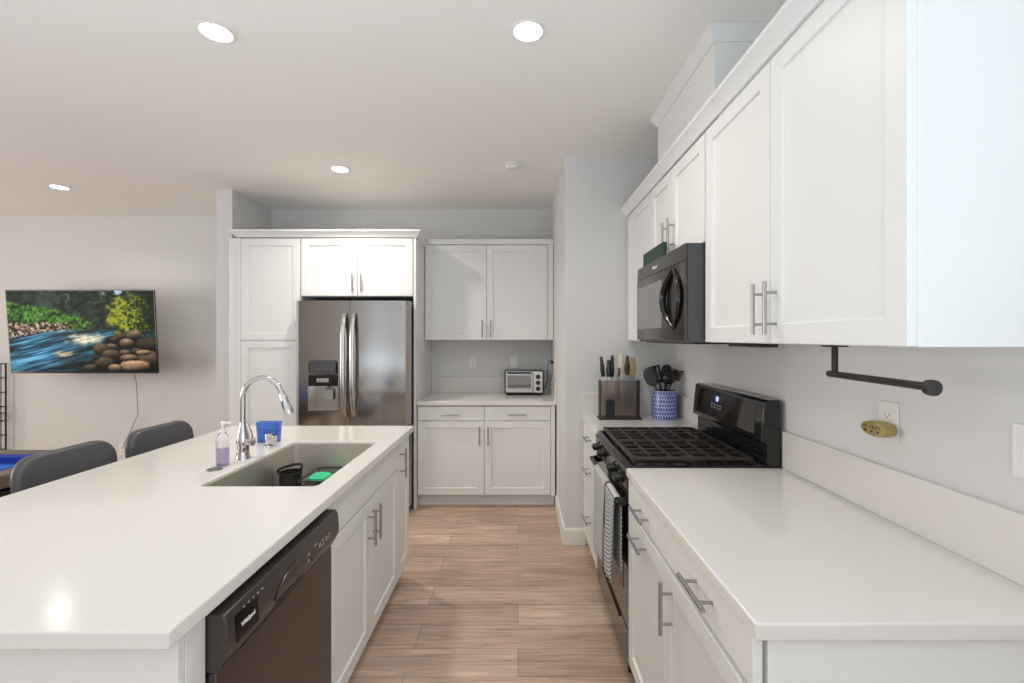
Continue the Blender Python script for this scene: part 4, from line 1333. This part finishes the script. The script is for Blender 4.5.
def screen():
    nx, ny = 260, 146
    W, H = TVW - .018, TVH - .030
    img = paint(nx, ny)
    xs = np.linspace(-W / 2, W / 2, nx); zs = np.linspace(-TVH / 2 + .020, TVH / 2 - .010, ny)
    verts = [(x, -.0012, z) for z in zs for x in xs]
    faces = [(j * nx + i, j * nx + i + 1, (j + 1) * nx + i + 1, (j + 1) * nx + i) for j in range(ny - 1) for i in range(nx - 1)]
    me = bpy.data.meshes.new('screen')
    me.from_pydata(verts, [], faces)
    ca = me.color_attributes.new('picture', 'FLOAT_COLOR', 'POINT')
    a = np.ones((nx * ny, 4), dtype=np.float32)
    a[:, :3] = img.reshape(-1, 3)
    ca.data.foreach_set('color', a.ravel())
    m = bpy.data.materials.new('lit_screen')
    m.use_nodes = True
    nt = m.node_tree
    b = nt.nodes['Principled BSDF']
    at = nt.nodes.new('ShaderNodeAttribute'); at.attribute_name = 'picture'
    b.inputs['Base Color'].default_value = (.004, .004, .004, 1)
    b.inputs['Roughness'].default_value = .3
    b.inputs['Specular IOR Level'].default_value = .05
    nt.links.new(at.outputs['Color'], b.inputs['Emission Color'])
    b.inputs['Emission Strength'].default_value = 1.0
    me.materials.append(m)
    o = bpy.data.objects.new('screen', me)
    COL.objects.link(o)
    o.parent = TV
screen()
mm = MB().box(-.25, .25, .066, .085, -.22, .22).box(-.04, .04, .085, .20, -.05, .05).tube([(0, .2, 0), (.12, .28, 0), (0, .358, 0)], .025, 10)
mm.box(-.12, .12, .352, .372, -.16, .16)
make('wall_mount', mm, M['blackmetal'], TV)
cbl = MB().tube([(-3.78, 4.49, 1.11), (-3.815, 4.56, 1.0), (-3.95, 4.74, .66), (-4.08, 4.765, .42), (-4.145, 4.772, .30)], .0042, 8)
cb = make('power_cable', cbl, M['greymark'], origin=(-3.78, 4.49, 1.11))
tag(cb, 'thin grey cable hanging from the television to the low outlet', 'cable')

# ------------------------------------------------------------------ bar stools
def stool():
    t = thing('bar_stool', 'charcoal leatherette bar stool nearer the camera at the island', 'bar stool', (0, 0, 0), 0, 'bar stools along the island')
    # padded back: a rounded rectangle, thick at the middle, curved around the sitter; sitter faces +x
    def backpad():
        mb = MB()
        wy, z0, z1, r = .218, .70, .985, .085
        rings = []
        for off, s in ((-.024, .90), (-.020, .965), (-.010, 1.0), (.010, 1.0), (.020, .965), (.025, .90)):
            ring_ = []
            for (yy, zz) in rrect(-wy * s, wy * s, (z0 + z1) / 2 - (z1 - z0) / 2 * (s * .5 + .5), (z0 + z1) / 2 + (z1 - z0) / 2 * (s * .5 + .5), r * s, 7):
                curve = .022 * (yy / wy) ** 2
                lean = -.10 * (zz - z0)
                ring_.append((-.20 + off + curve + lean, yy, zz))
            rings.append(ring_)
        return mb.loft(rings)
    make('backrest', backpad(), M['leather'], t, smooth=60, bevel=0)
    mb = MB()
    rings = []
    for z, s in ((.605, .93), (.612, 1.0), (.650, 1.0), (.664, .94), (.668, .82)):
        rings.append([(x, y, z) for x, y in rrect(-.20 * s, .20 * s, -.215 * s, .215 * s, .06 * s, 5)])
    mb.loft(rings)
    make('seat', mb, M['leather'], t, smooth=60)
    br = MB()
    for y in (-.15, .15):
        br.tube([(-.17, y, .61), (-.19, y, .66), (-.215, y, .80)], .010, 10)
    make('back_bracket', br, M['blackmetal'], t)
    for sx in (-1, 1):
        for sy in (-1, 1):
            make('leg', MB().tube([(sx * .15, sy * .16, .607), (sx * .20, sy * .20, .0)], [.015, .012], 12), M['blackmetal'], t)
    fr = MB()
    q = [(-.187, -.19, .2), (.187, -.19, .2), (.187, .19, .2), (-.187, .19, .2)]
    for a, b in zip(q, q[1:] + q[:1]):
        fr.cyl(a, b, .008, 10)
    make('foot_rest', fr, M['blackmetal'], t)
    return t
st = stool()
st.location = (-1.725, 1.955, 0)
st.rotation_euler = (0, 0, math.radians(0))
dup(st, (-1.725, 2.465, 0), math.radians(0), 'charcoal leatherette bar stool farther along the island, nearer the partition wall')

# ------------------------------------------------------------------ pool table at the left edge
PTb = thing('pool_table', 'blue cloth pool table with dark wooden rails at the left picture edge', 'pool table', (-3.7, 2.1, 0))
po = PTb.location
x0, x1, y0, y1 = -4.75, -2.52, 1.50, 2.745
def pp(nm, mb, m, **k):
    return make(nm, mb, m, PTb, origin=po, **k)
zt = .785
pp('rail', MB().box(x0, x1, y0, y0 + .10, zt - .07, zt), M['walnut'], bevel=.010, seg=3)
pp('rail', MB().box(x0, x1, y1 - .10, y1, zt - .07, zt), M['walnut'], bevel=.010, seg=3)
pp('rail', MB().box(x0, x0 + .10, y0 + .1005, y1 - .1005, zt - .07, zt), M['walnut'], bevel=.010, seg=3)
pp('rail', MB().box(x1 - .10, x1, y0 + .1005, y1 - .1005, zt - .07, zt), M['walnut'], bevel=.010, seg=3)
cu_ = MB()
cu_.prism([(y1 - .101, zt - .004), (y1 - .150, zt - .008), (y1 - .140, zt - .045), (y1 - .101, zt - .045)], 'x', x0 + .16, x1 - .16)
cu_.prism([(y0 + .101, zt - .004), (y0 + .150, zt - .008), (y0 + .140, zt - .045), (y0 + .101, zt - .045)], 'x', x0 + .16, x1 - .16)
cu_.prism([(x1 - .101, zt - .004), (x1 - .150, zt - .008), (x1 - .140, zt - .045), (x1 - .101, zt - .045)], 'y', y0 + .16, y1 - .16)
cu_.prism([(x0 + .101, zt - .004), (x0 + .150, zt - .008), (x0 + .140, zt - .045), (x0 + .101, zt - .045)], 'y', y0 + .16, y1 - .16)
pp('cushion', cu_, M['cushion'])
pp('playing_bed', MB().box(x0 + .101, x1 - .101, y0 + .101, y1 - .101, zt - .09, zt - .047), M['felt'])
pp('apron', MB().box(x0 + .05, x1 - .05, y0 + .05, y1 - .05, zt - .28, zt - .092), M['matteblack'], bevel=.006)
for x in (x0 + .16, x1 - .16):
    for y in (y0 + .16, y1 - .16):
        pp('leg', MB().loft([[(a + x, b + y, 0) for a, b in rrect(-.045, .045, -.045, .045, .012)], [(a + x, b + y, zt - .281) for a, b in rrect(-.065, .065, -.065, .065, .015)]]), M['walnut'])

# wire rack standing against the television wall, at the left edge
WR = thing('wire_rack', 'tall black wire rack against the wall below the television at the left edge', 'rack', (-5.6, 4.675, 0))
wo = WR.location
WX1, WX0, WY = -5.325, -5.86, 4.675
WZ = 1.195
for x in (WX0, WX1):
    for y in (WY - .065, WY + .065):
        make('post', MB().cyl((x, y, 0), (x, y, WZ), .008, 10), M['blackmetal'], WR, origin=wo)
gm = MB()
for k in range(1, 9):
    z = WZ - .005 - .148 * (k - 1)
    if z < .05: break
    gm.cyl((WX0, WY - .065, z), (WX1, WY - .065, z), .004, 8)
    gm.cyl((WX0, WY + .065, z), (WX1, WY + .065, z), .004, 8)
    gm.cyl((WX1, WY - .065, z), (WX1, WY + .065, z), .004, 8)
    gm.cyl((WX0, WY - .065, z), (WX0, WY + .065, z), .004, 8)
for x in (WX1 - .05, WX1 - .16, WX1 - .28, WX1 - .40):
    gm.cyl((x, WY + .065, .08), (x, WY + .065, WZ), .004, 8)
make('wire_grid', gm, M['blackmetal'], WR, origin=wo)
for z in (.25, .68):
    sh = MB()
    for k in range(9):
        y = WY - .06 + k * .015
        sh.cyl((WX0, y, z), (WX1, y, z), .003, 6)
    make('shelf', sh, M['blackmetal'], WR, origin=wo)
